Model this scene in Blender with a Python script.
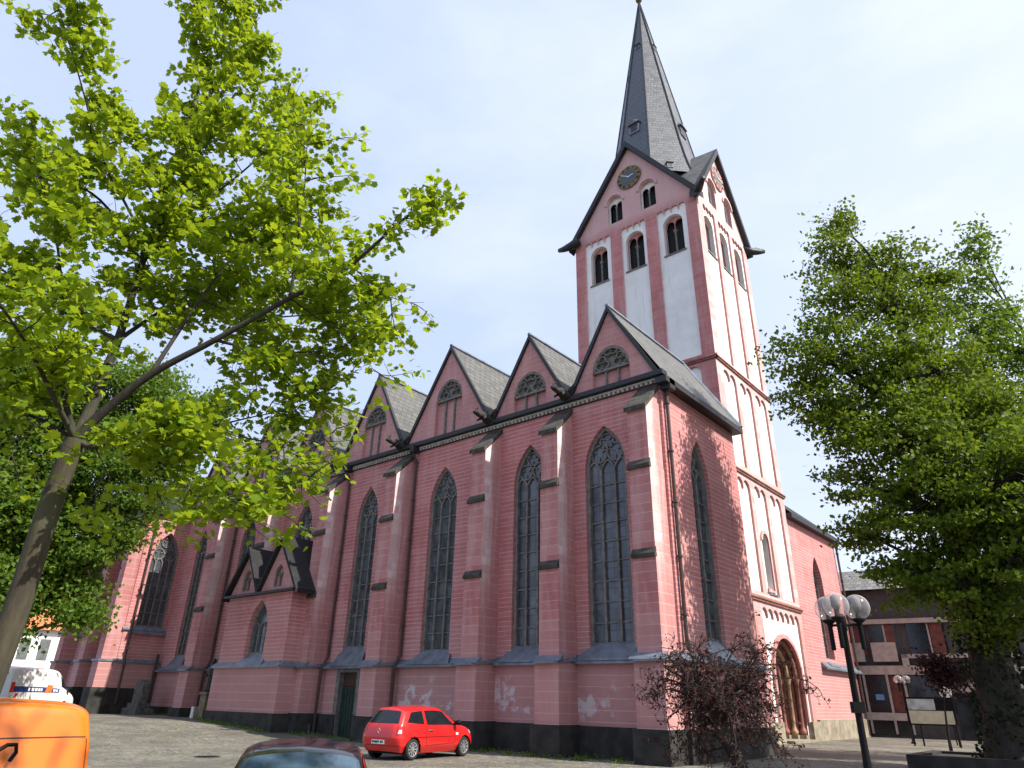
import bpy, bmesh, math, random
import numpy as np
from mathutils import Vector, Matrix
from mathutils.geometry import tessellate_polygon
R = math.radians
for o in list(bpy.data.objects): bpy.data.objects.remove(o)
scene = bpy.context.scene
col = scene.collection

# ------------------------------------------------------------------ camera
CAM = Vector((0, 0, 1.62))
YAW, PITCH, ROLL, FPX = 0.704937737, 0.436310587, 0.0218088195, 681.128
fw = Vector((-math.sin(YAW)*math.cos(PITCH), math.cos(YAW)*math.cos(PITCH), math.sin(PITCH)))
rt = fw.cross(Vector((0, 0, 1))).normalized(); up = rt.cross(fw)
rt, up = math.cos(ROLL)*rt + math.sin(ROLL)*up, -math.sin(ROLL)*rt + math.cos(ROLL)*up
cd = bpy.data.cameras.new('camera'); cam = bpy.data.objects.new('camera', cd); col.objects.link(cam)
M = Matrix((rt, up, -fw)).transposed().to_4x4(); M.translation = CAM
cam.matrix_world = M
cd.sensor_fit = 'HORIZONTAL'; cd.sensor_width = 36; cd.lens = FPX/1024*36
cd.clip_start = 0.1; cd.clip_end = 3000
scene.camera = cam

def at(px, py, d):
    """world point at horizontal distance d from the camera along a sight line measured in the photo"""
    v = fw*FPX + rt*(px-512) - up*(py-384)
    return CAM + v*(d/math.hypot(v.x, v.y))

# ------------------------------------------------------------------ light
SUN_EL, SUN_DEV = R(46), R(11)
sdir = Vector((math.cos(SUN_EL)*math.cos(SUN_DEV), math.cos(SUN_EL)*math.sin(SUN_DEV), math.sin(SUN_EL)))
w = bpy.data.worlds.new('World'); scene.world = w; w.use_nodes = True
nt = w.node_tree; nt.nodes.clear()
out = nt.nodes.new('ShaderNodeOutputWorld'); bg = nt.nodes.new('ShaderNodeBackground')
sky = nt.nodes.new('ShaderNodeTexSky'); sky.sky_type = 'NISHITA'; sky.sun_disc = False
sky.sun_elevation = SUN_EL; sky.sun_rotation = math.atan2(sdir.x, sdir.y)
sky.air_density = 1.0; sky.dust_density = 1.6; sky.ozone_density = 1.0
# thin high cloud: a veil of noise over the sky, laid out by direction
tc = nt.nodes.new('ShaderNodeTexCoord'); mp = nt.nodes.new('ShaderNodeMapping'); mp.inputs['Scale'].default_value = (1.2, 1.2, 3.0)
mp.inputs['Location'].default_value = (0.35, 0.1, 0.2)
ns = nt.nodes.new('ShaderNodeTexNoise'); ns.inputs['Scale'].default_value = 2.1; ns.inputs['Detail'].default_value = 7; ns.inputs['Roughness'].default_value = .55
cr = nt.nodes.new('ShaderNodeValToRGB'); cr.color_ramp.elements[0].position = .44; cr.color_ramp.elements[1].position = .72
cr.color_ramp.elements[0].color = (0, 0, 0, 1); cr.color_ramp.elements[1].color = (.26, .26, .26, 1)
veil = nt.nodes.new('ShaderNodeMix'); veil.data_type = 'RGBA'; veil.inputs[0].default_value = .80; veil.inputs[7].default_value = (4.25, 5.05, 7.15, 1)
nt.links.new(sky.outputs[0], veil.inputs[6])
mx = nt.nodes.new('ShaderNodeMix'); mx.data_type = 'RGBA'
nt.links.new(tc.outputs['Generated'], mp.inputs[0]); nt.links.new(mp.outputs[0], ns.inputs['Vector'])
dt = nt.nodes.new('ShaderNodeVectorMath'); dt.operation = 'DOT_PRODUCT'; dt.inputs[1].default_value = (.75, .55, .12); nt.links.new(tc.outputs['Generated'], dt.inputs[0])
mr = nt.nodes.new('ShaderNodeMapRange'); mr.inputs[1].default_value = -.35; mr.inputs[2].default_value = .75; mr.inputs[3].default_value = -.15; mr.inputs[4].default_value = .42; nt.links.new(dt.outputs['Value'], mr.inputs[0])
ad = nt.nodes.new('ShaderNodeMath'); ad.operation = 'ADD'; ad.use_clamp = True
nt.links.new(ns.outputs['Fac'], cr.inputs[0]); nt.links.new(cr.outputs[0], ad.inputs[0]); nt.links.new(mr.outputs[0], ad.inputs[1]); nt.links.new(ad.outputs[0], mx.inputs['Factor'])
nt.links.new(veil.outputs[2], mx.inputs[6]); mx.inputs[7].default_value = (7.2, 7.4, 7.9, 1)
nt.links.new(mx.outputs[2], bg.inputs[0]); bg.inputs[1].default_value = 0.110
nt.links.new(bg.outputs[0], out.inputs[0])
sl = bpy.data.lights.new('sun', 'SUN'); so = bpy.data.objects.new('sun', sl); col.objects.link(so)
sl.energy = 5.0; sl.angle = R(0.5); sl.color = (1, .94, .84)
so.rotation_euler = sdir.to_track_quat('Z', 'Y').to_euler(); so.location = (30, 0, 60)
vs = scene.view_settings; vs.view_transform = 'Standard'; vs.look = 'None'; vs.gamma = 1; vs.exposure = 0.68; vs.use_curve_mapping = False

# ------------------------------------------------------------------ node helper and materials
class N:
    def __init__(s, name):
        s.m = bpy.data.materials.new(name); s.m.use_nodes = True; s.t = s.m.node_tree; s.t.nodes.clear()
        s.out = s.t.nodes.new('ShaderNodeOutputMaterial')
    def n(s, typ, props=None, **ins):
        x = s.t.nodes.new('ShaderNode'+typ)
        for k, v in (props or {}).items(): setattr(x, k, v)
        for k, v in ins.items(): s.set(x, k, v)
        return x
    def set(s, x, k, v):
        i = x.inputs[int(k[1:])] if k[0] == 'i' and k[1:].isdigit() else x.inputs[k.replace('_', ' ')]
        if hasattr(v, 'is_output') or isinstance(v, bpy.types.NodeSocket): s.t.links.new(v, i)
        elif isinstance(v, bpy.types.Node): s.t.links.new(v.outputs[0], i)
        else:
            if i.type == 'RGBA' and len(v) == 3: v = (*v, 1)
            i.default_value = v
    def math(s, op, a, b=None, clamp=False):
        x = s.n('Math', {'operation': op, 'use_clamp': clamp}, i0=a)
        if b is not None: s.set(x, 'i1', b)
        return x.outputs[0]
    def mix(s, f, a, b, blend='MIX'):
        x = s.n('Mix', {'data_type': 'RGBA', 'blend_type': blend}); s.set(x, 'i0', f); s.set(x, 'i6', a); s.set(x, 'i7', b)
        return x.outputs[2]
    def ramp(s, v, lo, hi, a=0., b=1.):
        x = s.n('MapRange', {'interpolation_type': 'SMOOTHSTEP'}, i0=v, i1=lo, i2=hi, i3=a, i4=b); return x.outputs[0]
    def noise(s, scale, vec=None, detail=4, rough=.55, stretch=None):
        if vec is None: vec = s.coord()
        if stretch: vec = s.n('Mapping', None, i0=vec, Scale=stretch).outputs[0]
        return s.n('TexNoise', None, Vector=vec, Scale=scale, Detail=detail, Roughness=rough).outputs['Fac']
    def coord(s):
        if not hasattr(s, '_c'): s._c = s.n('TexCoord').outputs['Object']
        return s._c
    def wallcoord(s):
        """(run along the wall, height) for upright faces, whichever way they face"""
        sp = s.n('SeparateXYZ', None, i0=s.coord()); g = s.n('NewGeometry'); sn = s.n('SeparateXYZ', None, i0=g.outputs['True Normal'])
        k = s.math('GREATER_THAN', s.math('ABSOLUTE', sn.outputs[0]), .7)
        u = s.math('ADD', s.math('MULTIPLY', sp.outputs[0], s.math('SUBTRACT', 1., k)), s.math('MULTIPLY', sp.outputs[1], k))
        s.z = sp.outputs[2]; s.x = sp.outputs[0]; s.u = u
        return s.n('CombineXYZ', None, i0=u, i1=sp.outputs[2]).outputs[0]
    def bsdf(s, base, rough=.8, bump=None, bs=.3, bd=.02, **kw):
        b = s.n('BsdfPrincipled', None, Base_Color=base, Roughness=rough, **kw)
        if bump is not None: s.set(b, 'Normal', s.n('Bump', None, Strength=bs, Distance=bd, Height=bump).outputs[0])
        s.t.links.new(b.outputs[0], s.out.inputs[0]); s.b = b
        return s.m

def plain(name, c, rough=.6, var=.15, scale=6, metal=0, bump=.0, **kw):
    k = N(name); f = k.noise(scale)
    c2 = tuple(x*(1-var) for x in c); c3 = tuple(min(1, x*(1+var)) for x in c)
    return k.bsdf(k.mix(k.ramp(f, .3, .7), c2, c3), rough, bump=f if bump else None, bs=bump, Metallic=metal, **kw)

def painted_stone(name, course, base=(.45, .155, .15), length=.75, line=(.62, .40, .37), worn=.35, peel=False, lines=1.0, pale_above=None, bleach_glare=False):
    return _stone(name, course, base, length, line, worn, peel, lines, pale_above, bleach_glare)
def _stone(name, course, base=(.45, .155, .15), length=.75, line=(.62, .40, .37), worn=.35, peel=False, lines=1.0, pale_above=None, bleach_glare=False):
    k = N(name); v = k.wallcoord()
    wob = k.n('VectorMath', {'operation': 'ADD'}, i0=v, i1=k.n('VectorMath', {'operation': 'SCALE'}, i0=k.n('TexNoise', None, Vector=k.coord(), Scale=.9, Detail=3).outputs['Color'], Scale=.035).outputs[0])
    br = k.n('TexBrick', {'offset': .5, 'squash': 1}, Vector=wob.outputs[0], Color1=(.42, .42, .42), Color2=(.62, .62, .62), Mortar=(1, 1, 1), Scale=1.0, Mortar_Size=.011, Mortar_Smooth=.25, Bias=0, Brick_Width=length, Row_Height=course)
    sp2 = k.n('SeparateXYZ', None, i0=wob.outputs[0]).outputs[1]
    fr = k.math('FRACT', k.math('DIVIDE', sp2, course))
    hl = k.math('ADD', k.ramp(fr, .0, .075, 1., 0.), k.ramp(fr, .925, 1., 0., 1.), True)      # the bed joints, drawn stronger than the upright ones
    big = k.noise(.55, detail=6, rough=.6); fine = k.noise(9, detail=5, rough=.7); streak = k.noise(1., stretch=(2.2, 2.2, .25), detail=6, rough=.65)
    sep = k.n('SeparateColor', None, i0=br.outputs['Color'])
    d = tuple(x*.80 for x in base); l = tuple(min(1, x*1.18) for x in base)
    c = k.mix(sep.outputs[0], d, l)
    pb = k.n('TexBrick', {'offset': .37}, Vector=k.n('VectorMath', {'operation': 'ADD'}, i0=wob.outputs[0], i1=(1.7, .3, 0)).outputs[0], Color1=(0, 0, 0), Color2=(1, 1, 1), Mortar=(.5, .5, .5), Scale=1., Mortar_Size=.0, Bias=0, Brick_Width=3.1, Row_Height=course*7)
    pv = k.n('SeparateColor', None, i0=pb.outputs['Color']).outputs[0]
    c = k.mix(k.math('MULTIPLY', k.ramp(pv, .55, .75), .40), c, tuple(x*.72 for x in base)); c = k.mix(k.math('MULTIPLY', k.ramp(pv, .40, .15), .35), c, (.47, .25, .24))
    c = k.mix(k.math('MULTIPLY', k.ramp(fine, .35, .8), .3), c, (.30, .10, .105))
    wn = k.n('TexWhiteNoise', {'noise_dimensions': '2D'}, Vector=k.n('CombineXYZ', None, i0=k.math('FLOOR', k.math('DIVIDE', sp2, course)), i1=k.math('FLOOR', k.math('ADD', k.math('DIVIDE', k.u, length*2.6), k.math('MULTIPLY', k.math('FLOOR', k.math('DIVIDE', sp2, course)), .37)))).outputs[0]).outputs['Value']
    c = k.mix(k.ramp(wn, .55, 1., 0., .30), c, tuple(x*.70 for x in base)); c = k.mix(k.ramp(wn, .45, 0., 0., .22), c, (.53, .30, .28))
    soot = k.noise(1., stretch=(4.5, 4.5, .18), detail=6, rough=.7)
    c = k.mix(k.math('MULTIPLY', k.ramp(soot, .56, .76), .35), c, (.17, .085, .08))
    c = k.mix(k.math('MULTIPLY', k.ramp(k.noise(2.2, detail=8, rough=.72), .52, .70), .28), c, (.58, .40, .385))
    c = k.mix(k.math('MULTIPLY', k.ramp(streak, .42, .72), worn), c, (.55, .34, .33))
    # splash zone: duller and greyer near the ground, with an uneven upper limit
    low = k.ramp(k.math('ADD', k.z, k.math('MULTIPLY', big, 4.2)), 5.2, 7.4, .55, 0.)
    c = k.mix(low, c, (.44, .24, .225))
    if pale_above: c = k.mix(k.math('MULTIPLY', k.ramp(k.math('ADD', k.z, k.math('MULTIPLY', big, 1.0)), pale_above, pale_above+1.2), k.ramp(streak, .2, .7, .9, .55)), c, (.62, .42, .40))
    if bleach_glare:  # whitens west faces: weather bleaching on buttresses, sun glare painted on the tower
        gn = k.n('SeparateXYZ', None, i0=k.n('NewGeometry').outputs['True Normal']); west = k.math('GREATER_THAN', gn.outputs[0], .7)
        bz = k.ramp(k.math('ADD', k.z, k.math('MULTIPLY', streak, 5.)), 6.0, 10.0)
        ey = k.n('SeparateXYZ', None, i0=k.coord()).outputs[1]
        eb = k.ramp(k.math('ADD', ey, k.math('MULTIPLY', k.math('SUBTRACT', streak, .5), .9)), 20.82, 21.08, 1., .18) if bleach_glare > .8 else 1.
        c = k.mix(k.math('MULTIPLY', k.math('MULTIPLY', k.math('MULTIPLY', west, bz), eb), k.ramp(fine, .3, .7, .6*bleach_glare, bleach_glare)), c, k.mix(k.ramp(wn, .2, .8), (.62, .46, .44), (.80, .70, .68)))
    jl = k.math('MULTIPLY', hl, k.ramp(k.noise(1.7, detail=5), .3, .60, .35*lines, .92*lines))
    jv = k.math('MULTIPLY', br.outputs['Fac'], .12*lines)
    c = k.mix(k.math('MAXIMUM', jl, jv), c, line)
    if peel:
        pz = k.math('MULTIPLY', k.ramp(k.z, .9, 1.4), k.ramp(k.z, 2.0, 2.75, 1., 0.))
        px = k.math('MULTIPLY', k.ramp(k.x, -27.5, -24.), k.ramp(k.x, -14.5, -12.5, 1., 0.))
        pn = k.noise(1.15, detail=9, rough=.68, vec=k.n('VectorMath', {'operation': 'ADD'}, i0=k.coord(), i1=(3.3, 0, 1.2)).outputs[0])
        pm = k.math('MULTIPLY', k.ramp(k.math('ADD', pn, k.math('MULTIPLY', pz, .12)), .635, .675), k.math('MULTIPLY', pz, px))
        c = k.mix(k.math('MULTIPLY', pm, .75), c, (.60, .55, .56))
    hgt = k.math('SUBTRACT', k.math('MULTIPLY', fine, .6), k.math('MAXIMUM', hl, br.outputs['Fac']))
    return k.bsdf(c, .88, bump=hgt, bs=.35, bd=.012)

def slate(name, c=(.185, .18, .17), row=.22, moss=.25, rough=.5):
    k = N(name); co = k.coord(); sp = k.n('SeparateXYZ', None, i0=co)
    g = k.n('NewGeometry'); sn = k.n('SeparateXYZ', None, i0=g.outputs['True Normal'])
    kk = k.math('GREATER_THAN', k.math('ABSOLUTE', sn.outputs[0]), k.math('ABSOLUTE', sn.outputs[1]))
    u = k.math('ADD', k.math('MULTIPLY', sp.outputs[0], k.math('SUBTRACT', 1., kk)), k.math('MULTIPLY', sp.outputs[1], kk))
    v = k.n('CombineXYZ', None, i0=u, i1=sp.outputs[2]).outputs[0]
    v = k.n('VectorMath', {'operation': 'ADD'}, i0=v, i1=k.n('VectorMath', {'operation': 'SCALE'}, i0=k.n('TexNoise', None, Vector=co, Scale=1.6, Detail=4).outputs['Color'], Scale=.16).outputs[0]).outputs[0]
    br = k.n('TexBrick', {'offset': .5}, Vector=v, Color1=(.25, .25, .25), Color2=(.8, .8, .8), Mortar=(0, 0, 0), Scale=1.0, Mortar_Size=.022, Mortar_Smooth=.4, Brick_Width=.38, Row_Height=row)
    b = k.n('SeparateColor', None, i0=br.outputs['Color']).outputs[0]
    n1 = k.noise(.7, detail=6, rough=.65)
    col_ = k.mix(b, tuple(x*.5 for x in c), tuple(x*1.4 for x in c))
    col_ = k.mix(k.math('MULTIPLY', br.outputs['Fac'], .8), col_, tuple(x*.2 for x in c))
    col_ = k.mix(k.math('MULTIPLY', k.ramp(n1, .45, .75), moss), col_, (.135, .125, .10))
    return k.bsdf(col_, k.ramp(b, 0, 1, rough-.1, rough+.15), bump=b, bs=.5, bd=.02)

PINK = (.49, .168, .160)
M_wall = painted_stone('pink_wall_fine_courses', .18, PINK, lines=1.3, line=(.72, .50, .48))
M_low = painted_stone('pink_wall_wide_courses', .36, (.45, .205, .192), length=1.3, peel=True, lines=.8)
M_butt = painted_stone('pink_buttress_courses', .33, (.49, .178, .168), length=1.1, worn=.8, lines=.8, bleach_glare=.88)
M_butt2 = painted_stone('pink_transept_buttress', .33, (.42, .15, .145), length=1.1, worn=.4, lines=.8)
M_gab = painted_stone('pink_gable', .24, (.51, .235, .22), worn=.6, lines=.6)
M_tow = painted_stone('pink_tower', .42, (.50, .18, .165), length=1.2, worn=.55, lines=.35, pale_above=32.6, bleach_glare=.6)  # pink on the west side whitened to paint in strong sunlight
def whitewash():
    k = N('whitewash'); a = k.noise(.5, detail=7, rough=.65); b = k.noise(1., stretch=(3, 3, .22), detail=6, rough=.7); f = k.noise(14)
    c = k.mix(k.math('MULTIPLY', k.ramp(a, .40, .68), .5), (.82, .80, .76), (.60, .60, .58))
    c = k.mix(k.math('MULTIPLY', k.ramp(b, .5, .75), .5), c, (.42, .42, .41))
    return k.bsdf(c, .85, bump=f, bs=.15, bd=.01)
M_white = whitewash()
M_slate = slate('slate_light', (.10, .10, .096), row=.30, moss=.45, rough=.62); M_slate_d = slate('slate_dark', (.014, .0145, .016), moss=.05, rough=.85)
M_spire = slate('slate_spire', (.095, .105, .12), row=.3, moss=.1, rough=.5)
M_lead = plain('lead_sheet', (.16, .19, .23), .42, .25, 2.5, metal=.25, bump=.05)
M_dark = plain('dark_verge', (.012, .012, .013), .55, .3, 5)
M_drip = plain('weathered_coping', (.050, .045, .036), .9, .45, 3.5, bump=.3)
M_plinth = plain('dark_plinth_stone', (.026, .025, .022), .9, .45, 2.2, bump=.4)
M_tan = plain('tan_plinth_stone', (.26, .22, .16), .9, .3, 2.2, bump=.3)
M_trac = plain('tracery_stone', (.16, .15, .135), .85, .3, 5, bump=.2)
M_pipe = plain('brown_downpipe', (.045, .024, .020), .5, .25, 4)
M_gut = plain('cornice_white', (.45, .44, .42), .8, .25, 6)
M_black = plain('black_metal', (.006, .006, .0065), .55, .2, 8, Specular_IOR_Level=.15)
M_void = plain('dark_louvre', (.012, .011, .010), .8, .3, 5)
M_gold = plain('gilt', (.17, .115, .045), .4, .2, 12, metal=.6)
M_dial = plain('clock_dial', (.075, .08, .09), .6, .15, 6)
M_green = plain('dark_green_paint', (.010, .030, .022), .5, .3, 4)
M_wood = plain('dark_brown_wood', (.06, .028, .018), .6, .35, 5, bump=.2)
M_rib = plain('portal_red_stone', (.22, .085, .065), .7, .35, 3, bump=.2)
M_rib2 = plain('portal_tan_stone', (.32, .20, .12), .7, .3, 3, bump=.2)
def glass_leaded():
    k = N('leaded_glass'); v = k.wallcoord()
    br = k.n('TexBrick', {'offset': 0}, Vector=v, Color1=(.2, .2, .2), Color2=(.9, .9, .9), Mortar=(0, 0, 0), Scale=1., Mortar_Size=.012, Mortar_Smooth=.1, Brick_Width=.28, Row_Height=.36)
    b = k.n('SeparateColor', None, i0=br.outputs['Color']).outputs[0]; n = k.noise(1.1, detail=3)
    c = k.mix(b, (.032, .037, .044), (.09, .105, .125)); c = k.mix(k.math('MULTIPLY', k.ramp(n, .45, .7), .8), c, (.12, .135, .15))  # paler cloudy patches imitate reflections, mixed into the glass colour
    h = k.math('ADD', k.math('MULTIPLY', b, .5), k.noise(5))
    return k.bsdf(c, .18, bump=h, bs=.35, bd=.03, Specular_IOR_Level=.6)
M_glass = glass_leaded()
M_carglass = plain('car_glass', (.010, .013, .017), .06, .1, 3)
M_wind = plain('windscreen_glass', (.045, .075, .105), .05, .3, 3)
M_tyre = plain('tyre_rubber', (.012, .012, .012), .85, .2, 20)
M_alloy = plain('alloy_rim', (.55, .56, .58), .3, .1, 9, metal=.7)
def paint(name, c, rough=.28):
    k = N(name); n = k.noise(1.3, detail=5); d = k.noise(60, detail=2)
    b = k.mix(k.math('MULTIPLY', k.ramp(n, .4, .8), .18), c, tuple(x*.6+.03 for x in c))
    return k.bsdf(b, k.ramp(n, .3, .8, rough, rough+.12), bump=d, bs=.02, Coat_Weight=.6, Coat_Roughness=.06)
M_red = paint('red_car_paint', (.58, .012, .012)); M_dred = paint('near_black_car_paint', (.013, .010, .011), .16); M_dredl = paint('wine_red_paint', (.36, .015, .025), .25)
M_orange = paint('orange_paint', (.72, .165, .008), .35); M_vwhite = paint('white_van_paint', (.72, .72, .70), .35)
M_chrome = plain('chrome', (.7, .7, .7), .15, .05, 5, metal=1)
M_lampred = plain('tail_lamp_red', (.45, .02, .02), .2, .2, 9); M_lampclear = plain('tail_lamp_clear', (.62, .55, .55), .15, .15, 14)
M_plate = plain('number_plate', (.7, .7, .68), .4, .1, 5); M_blue = plain('blue_band', (.02, .05, .19), .4, .2, 3)
M_redband = plain('red_band', (.60, .03, .03), .4, .2, 3); M_pap = plain('white_paper', (.75, .75, .72), .7, .08, 5); M_orband = plain('orange_band', (.75, .16, .03), .4, .2, 3)

def cobbles():
    k = N('cobbled_paving'); c = k.coord()
    wob = k.n('VectorMath', {'operation': 'ADD'}, i0=c, i1=k.n('VectorMath', {'operation': 'SCALE'}, i0=k.n('TexNoise', None, Vector=c, Scale=.35, Detail=2).outputs['Color'], Scale=.5).outputs[0])
    v = k.n('TexVoronoi', {'feature': 'DISTANCE_TO_EDGE'}, Vector=wob, Scale=7.5, Randomness=.55); v2 = k.n('TexVoronoi', None, Vector=wob, Scale=7.5, Randomness=.55)
    j = k.ramp(v.outputs['Distance'], .02, .10)
    val = k.n('SeparateColor', None, i0=v2.outputs['Color']).outputs[0]
    big = k.noise(.22, detail=6, rough=.6); med = k.noise(1.3, detail=5)
    b = k.mix(val, (.11, .10, .086), (.245, .222, .185))
    b = k.mix(k.math('MULTIPLY', k.ramp(big, .44, .56), .75), b, (.10, .088, .075))
    b = k.mix(k.math('MULTIPLY', k.ramp(med, .5, .72), .35), b, (.27, .245, .18))
    b = k.mix(j, k.mix(k.ramp(med, .4, .6), (.06, .055, .04), (.07, .085, .03)), b)
    return k.bsdf(b, .85, bump=j, bs=.5, bd=.02)
M_cob = cobbles()

# ------------------------------------------------------------------ mesh builder
class MB:
    def __init__(s): s.v = []; s.f = []
    def add(s, vs_, fs_):
        k = len(s.v); s.v += [tuple(x) for x in vs_]; s.f += [tuple(i+k for i in f) for f in fs_]; return s
    def box(s, a, b):
        x0, y0, z0 = a; x1, y1, z1 = b
        return s.hexa([(x0,y0,z0),(x1,y0,z0),(x1,y1,z0),(x0,y1,z0),(x0,y0,z1),(x1,y0,z1),(x1,y1,z1),(x0,y1,z1)])
    def hexa(s, p):
        return s.add(p, [(0,3,2,1),(4,5,6,7),(0,1,5,4),(1,2,6,5),(2,3,7,6),(3,0,4,7)])
    def tube(s, pts, rad, n=8, cap=True):
        pts = [Vector(p) for p in pts]; k = len(s.v); m = len(pts)
        if not hasattr(rad, '__len__'): rad = [rad]*m
        ref = None
        for i, p in enumerate(pts):
            d = (pts[min(i+1, m-1)] - pts[max(i-1, 0)]).normalized()
            if ref is None: ref = d.orthogonal().normalized()
            a = (ref - d*ref.dot(d));  a = a.normalized() if a.length > 1e-6 else d.orthogonal().normalized()
            ref = a; b = d.cross(a)
            for j in range(n):
                t = 2*math.pi*j/n; q = p + (a*math.cos(t)+b*math.sin(t))*rad[i]; s.v.append(tuple(q))
        for i in range(m-1):
            for j in range(n):
                s.f.append((k+i*n+j, k+i*n+(j+1) % n, k+(i+1)*n+(j+1) % n, k+(i+1)*n+j))
        if cap: s.f.append(tuple(k+j for j in range(n))[::-1]); s.f.append(tuple(k+(m-1)*n+j for j in range(n)))
        return s
    def lathe(s, c, prof, n=16):
        k = len(s.v); c = Vector(c)
        for r, z in prof:
            for j in range(n): t = 2*math.pi*j/n; s.v.append((c.x+r*math.cos(t), c.y+r*math.sin(t), c.z+z))
        for i in range(len(prof)-1):
            for j in range(n): s.f.append((k+i*n+j, k+i*n+(j+1) % n, k+(i+1)*n+(j+1) % n, k+(i+1)*n+j))
        s.f.append(tuple(k+j for j in range(n))[::-1]); s.f.append(tuple(k+(len(prof)-1)*n+j for j in range(n)))
        return s
    def build(s, name, mat, parent=None, smooth=False):
        me = bpy.data.meshes.new(name); me.from_pydata(s.v, [], s.f); me.update()
        for m in (mat if isinstance(mat, (list, tuple)) else [mat]): me.materials.append(m)
        if smooth: me.polygons.foreach_set('use_smooth', [True]*len(me.polygons))
        o = bpy.data.objects.new(name, me); col.objects.link(o)
        if parent is not None: o.parent = parent
        return o

def tag(o, label=None, cat=None, group=None, kind=None):
    if label: o['label'] = label
    if cat: o['category'] = cat
    if group: o['group'] = group
    if kind: o['kind'] = kind
    return o
def thing(name, loc, label, cat, group=None, rz=0):
    o = bpy.data.objects.new(name, None); o.empty_display_size = .3; col.objects.link(o)
    o.location = loc; o.rotation_euler = (0, 0, rz); return tag(o, label, cat, group)
def copy_tree(o, parent=None):
    c = o.copy(); col.objects.link(c)
    if parent is not None: c.parent = parent
    for ch in [x for x in bpy.data.objects if x.parent == o]: copy_tree(ch, c)
    return c

class Pl:
    """an upright plane: u runs along it, z up, d out of it"""
    def __init__(s, O, U): s.O = Vector(O); s.U = Vector(U); s.n = s.U.cross(Vector((0, 0, 1)))
    def p(s, u, z, d=0): q = s.O + s.U*u + s.n*d; return (q.x, q.y, q.z+z)
def arc(c, w_, zs, za, n=9):
    """from the right springing over the apex to the left springing"""
    a = w_/2; h = za-zs; r = (a*a+h*h)/(2*a); r = max(r, a)
    cx = c+a-r; t1 = math.atan2(h, c-cx) if abs(r-a) > 1e-4 else math.pi/2
    rp = [(cx+r*math.cos(t1*i/n), zs+r*math.sin(t1*i/n)) for i in range(n+1)]
    return rp + [(2*c-x, z) for x, z in rp[-2::-1]]
def lancet(c, w_, z0, zs, za, n=9): return [(c-w_/2, z0), (c+w_/2, z0)] + arc(c, w_, zs, za, n)
def roundtop(c, w_, z0, zt, n=8): return lancet(c, w_, z0, zt-w_/2, zt, n)
def frieze(u0, u1, z0, z1, k, n=5):
    wd = (u1-u0)/k; r = wd/2; pts = [(u0, z0), (u1, z0)]
    for i in range(k):
        c = u1-r-i*wd
        pts += [(c+r*math.cos(math.pi*j/n), z1-r+r*math.sin(math.pi*j/n)) for j in range(n+1)]
        if i < k-1: pts[-1] = (pts[-1][0], pts[-1][1]-.16); pts.append((pts[-1][0]-.001, pts[-1][1]))
    return pts
def face(mb, pl, outer, holes=(), d=0, rev=0, revs=None, edge=0):
    """flat wall with openings; rev = depth of the reveals, edge = depth of the outer rim"""
    loops = [[Vector((u, z, 0)) for u, z in lp] for lp in [outer]+list(holes)]
    flat = [p for lp in loops for p in lp]; tri = tessellate_polygon(loops); fs = []
    for t in tri:
        a, b, c = (flat[i] for i in t)
        fs.append(tuple(t) if (b-a).cross(c-a).z > 0 else tuple(t)[::-1])
    mb.add([pl.p(p.x, p.y, d) for p in flat], fs)
    for i, h in enumerate(holes):
        r = revs[i] if revs else rev
        if r: rim(mb, pl, h, d, d-r)
    if edge: rim(mb, pl, outer[::-1], d, d-edge)
    return mb
def rim(mb, pl, h, d0, d1):
    n = len(h); mb.add([pl.p(u, z, d0) for u, z in h]+[pl.p(u, z, d1) for u, z in h], [(i, (i+1) % n, n+(i+1) % n, n+i) for i in range(n)])
def ribbon(mb, pl, pts, wd, d0, d1, closed=False):
    """bar of square section along a line in the plane"""
    P = [Vector((u, z)) for u, z in pts]; n = len(P); L = []
    for i in range(n):
        a = P[(i-1) % n] if closed or i else P[0]; b = P[(i+1) % n] if closed or i < n-1 else P[-1]
        t = (b-a); t = t.normalized() if t.length > 1e-9 else Vector((1, 0)); nn = Vector((-t.y, t.x))*wd/2; L.append((P[i]+nn, P[i]-nn))
    k = len(mb.v)
    for a, b in L: mb.v += [pl.p(a.x, a.y, d0), pl.p(b.x, b.y, d0), pl.p(b.x, b.y, d1), pl.p(a.x, a.y, d1)]
    for i in range(n if closed else n-1):
        j = (i+1) % n
        for e in range(4): mb.f.append((k+4*i+e, k+4*i+(e+1) % 4, k+4*j+(e+1) % 4, k+4*j+e))
    if not closed: mb.f.append((k, k+1, k+2, k+3)); e = k+4*(n-1); mb.f.append((e+3, e+2, e+1, e))
def slab(mb, pl, u0, u1, z0, z1, d0, d1):
    p = [pl.p(u0, z0, d1), pl.p(u1, z0, d1), pl.p(u1, z0, d0), pl.p(u0, z0, d0), pl.p(u0, z1, d1), pl.p(u1, z1, d1), pl.p(u1, z1, d0), pl.p(u0, z1, d0)]
    mb.hexa(p)
def slope(mb, pl, u0, u1, zf0, zf1, df, zb0, zb1, db):
    """wedge: front edge from zf0 to zf1 at depth df, back edge zb0..zb1 at db (db<df)"""
    mb.hexa([pl.p(u0, zf0, df), pl.p(u1, zf0, df), pl.p(u1, zb0, db), pl.p(u0, zb0, db), pl.p(u0, zf1, df), pl.p(u1, zf1, df), pl.p(u1, zb1, db), pl.p(u0, zb1, db)])

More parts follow.
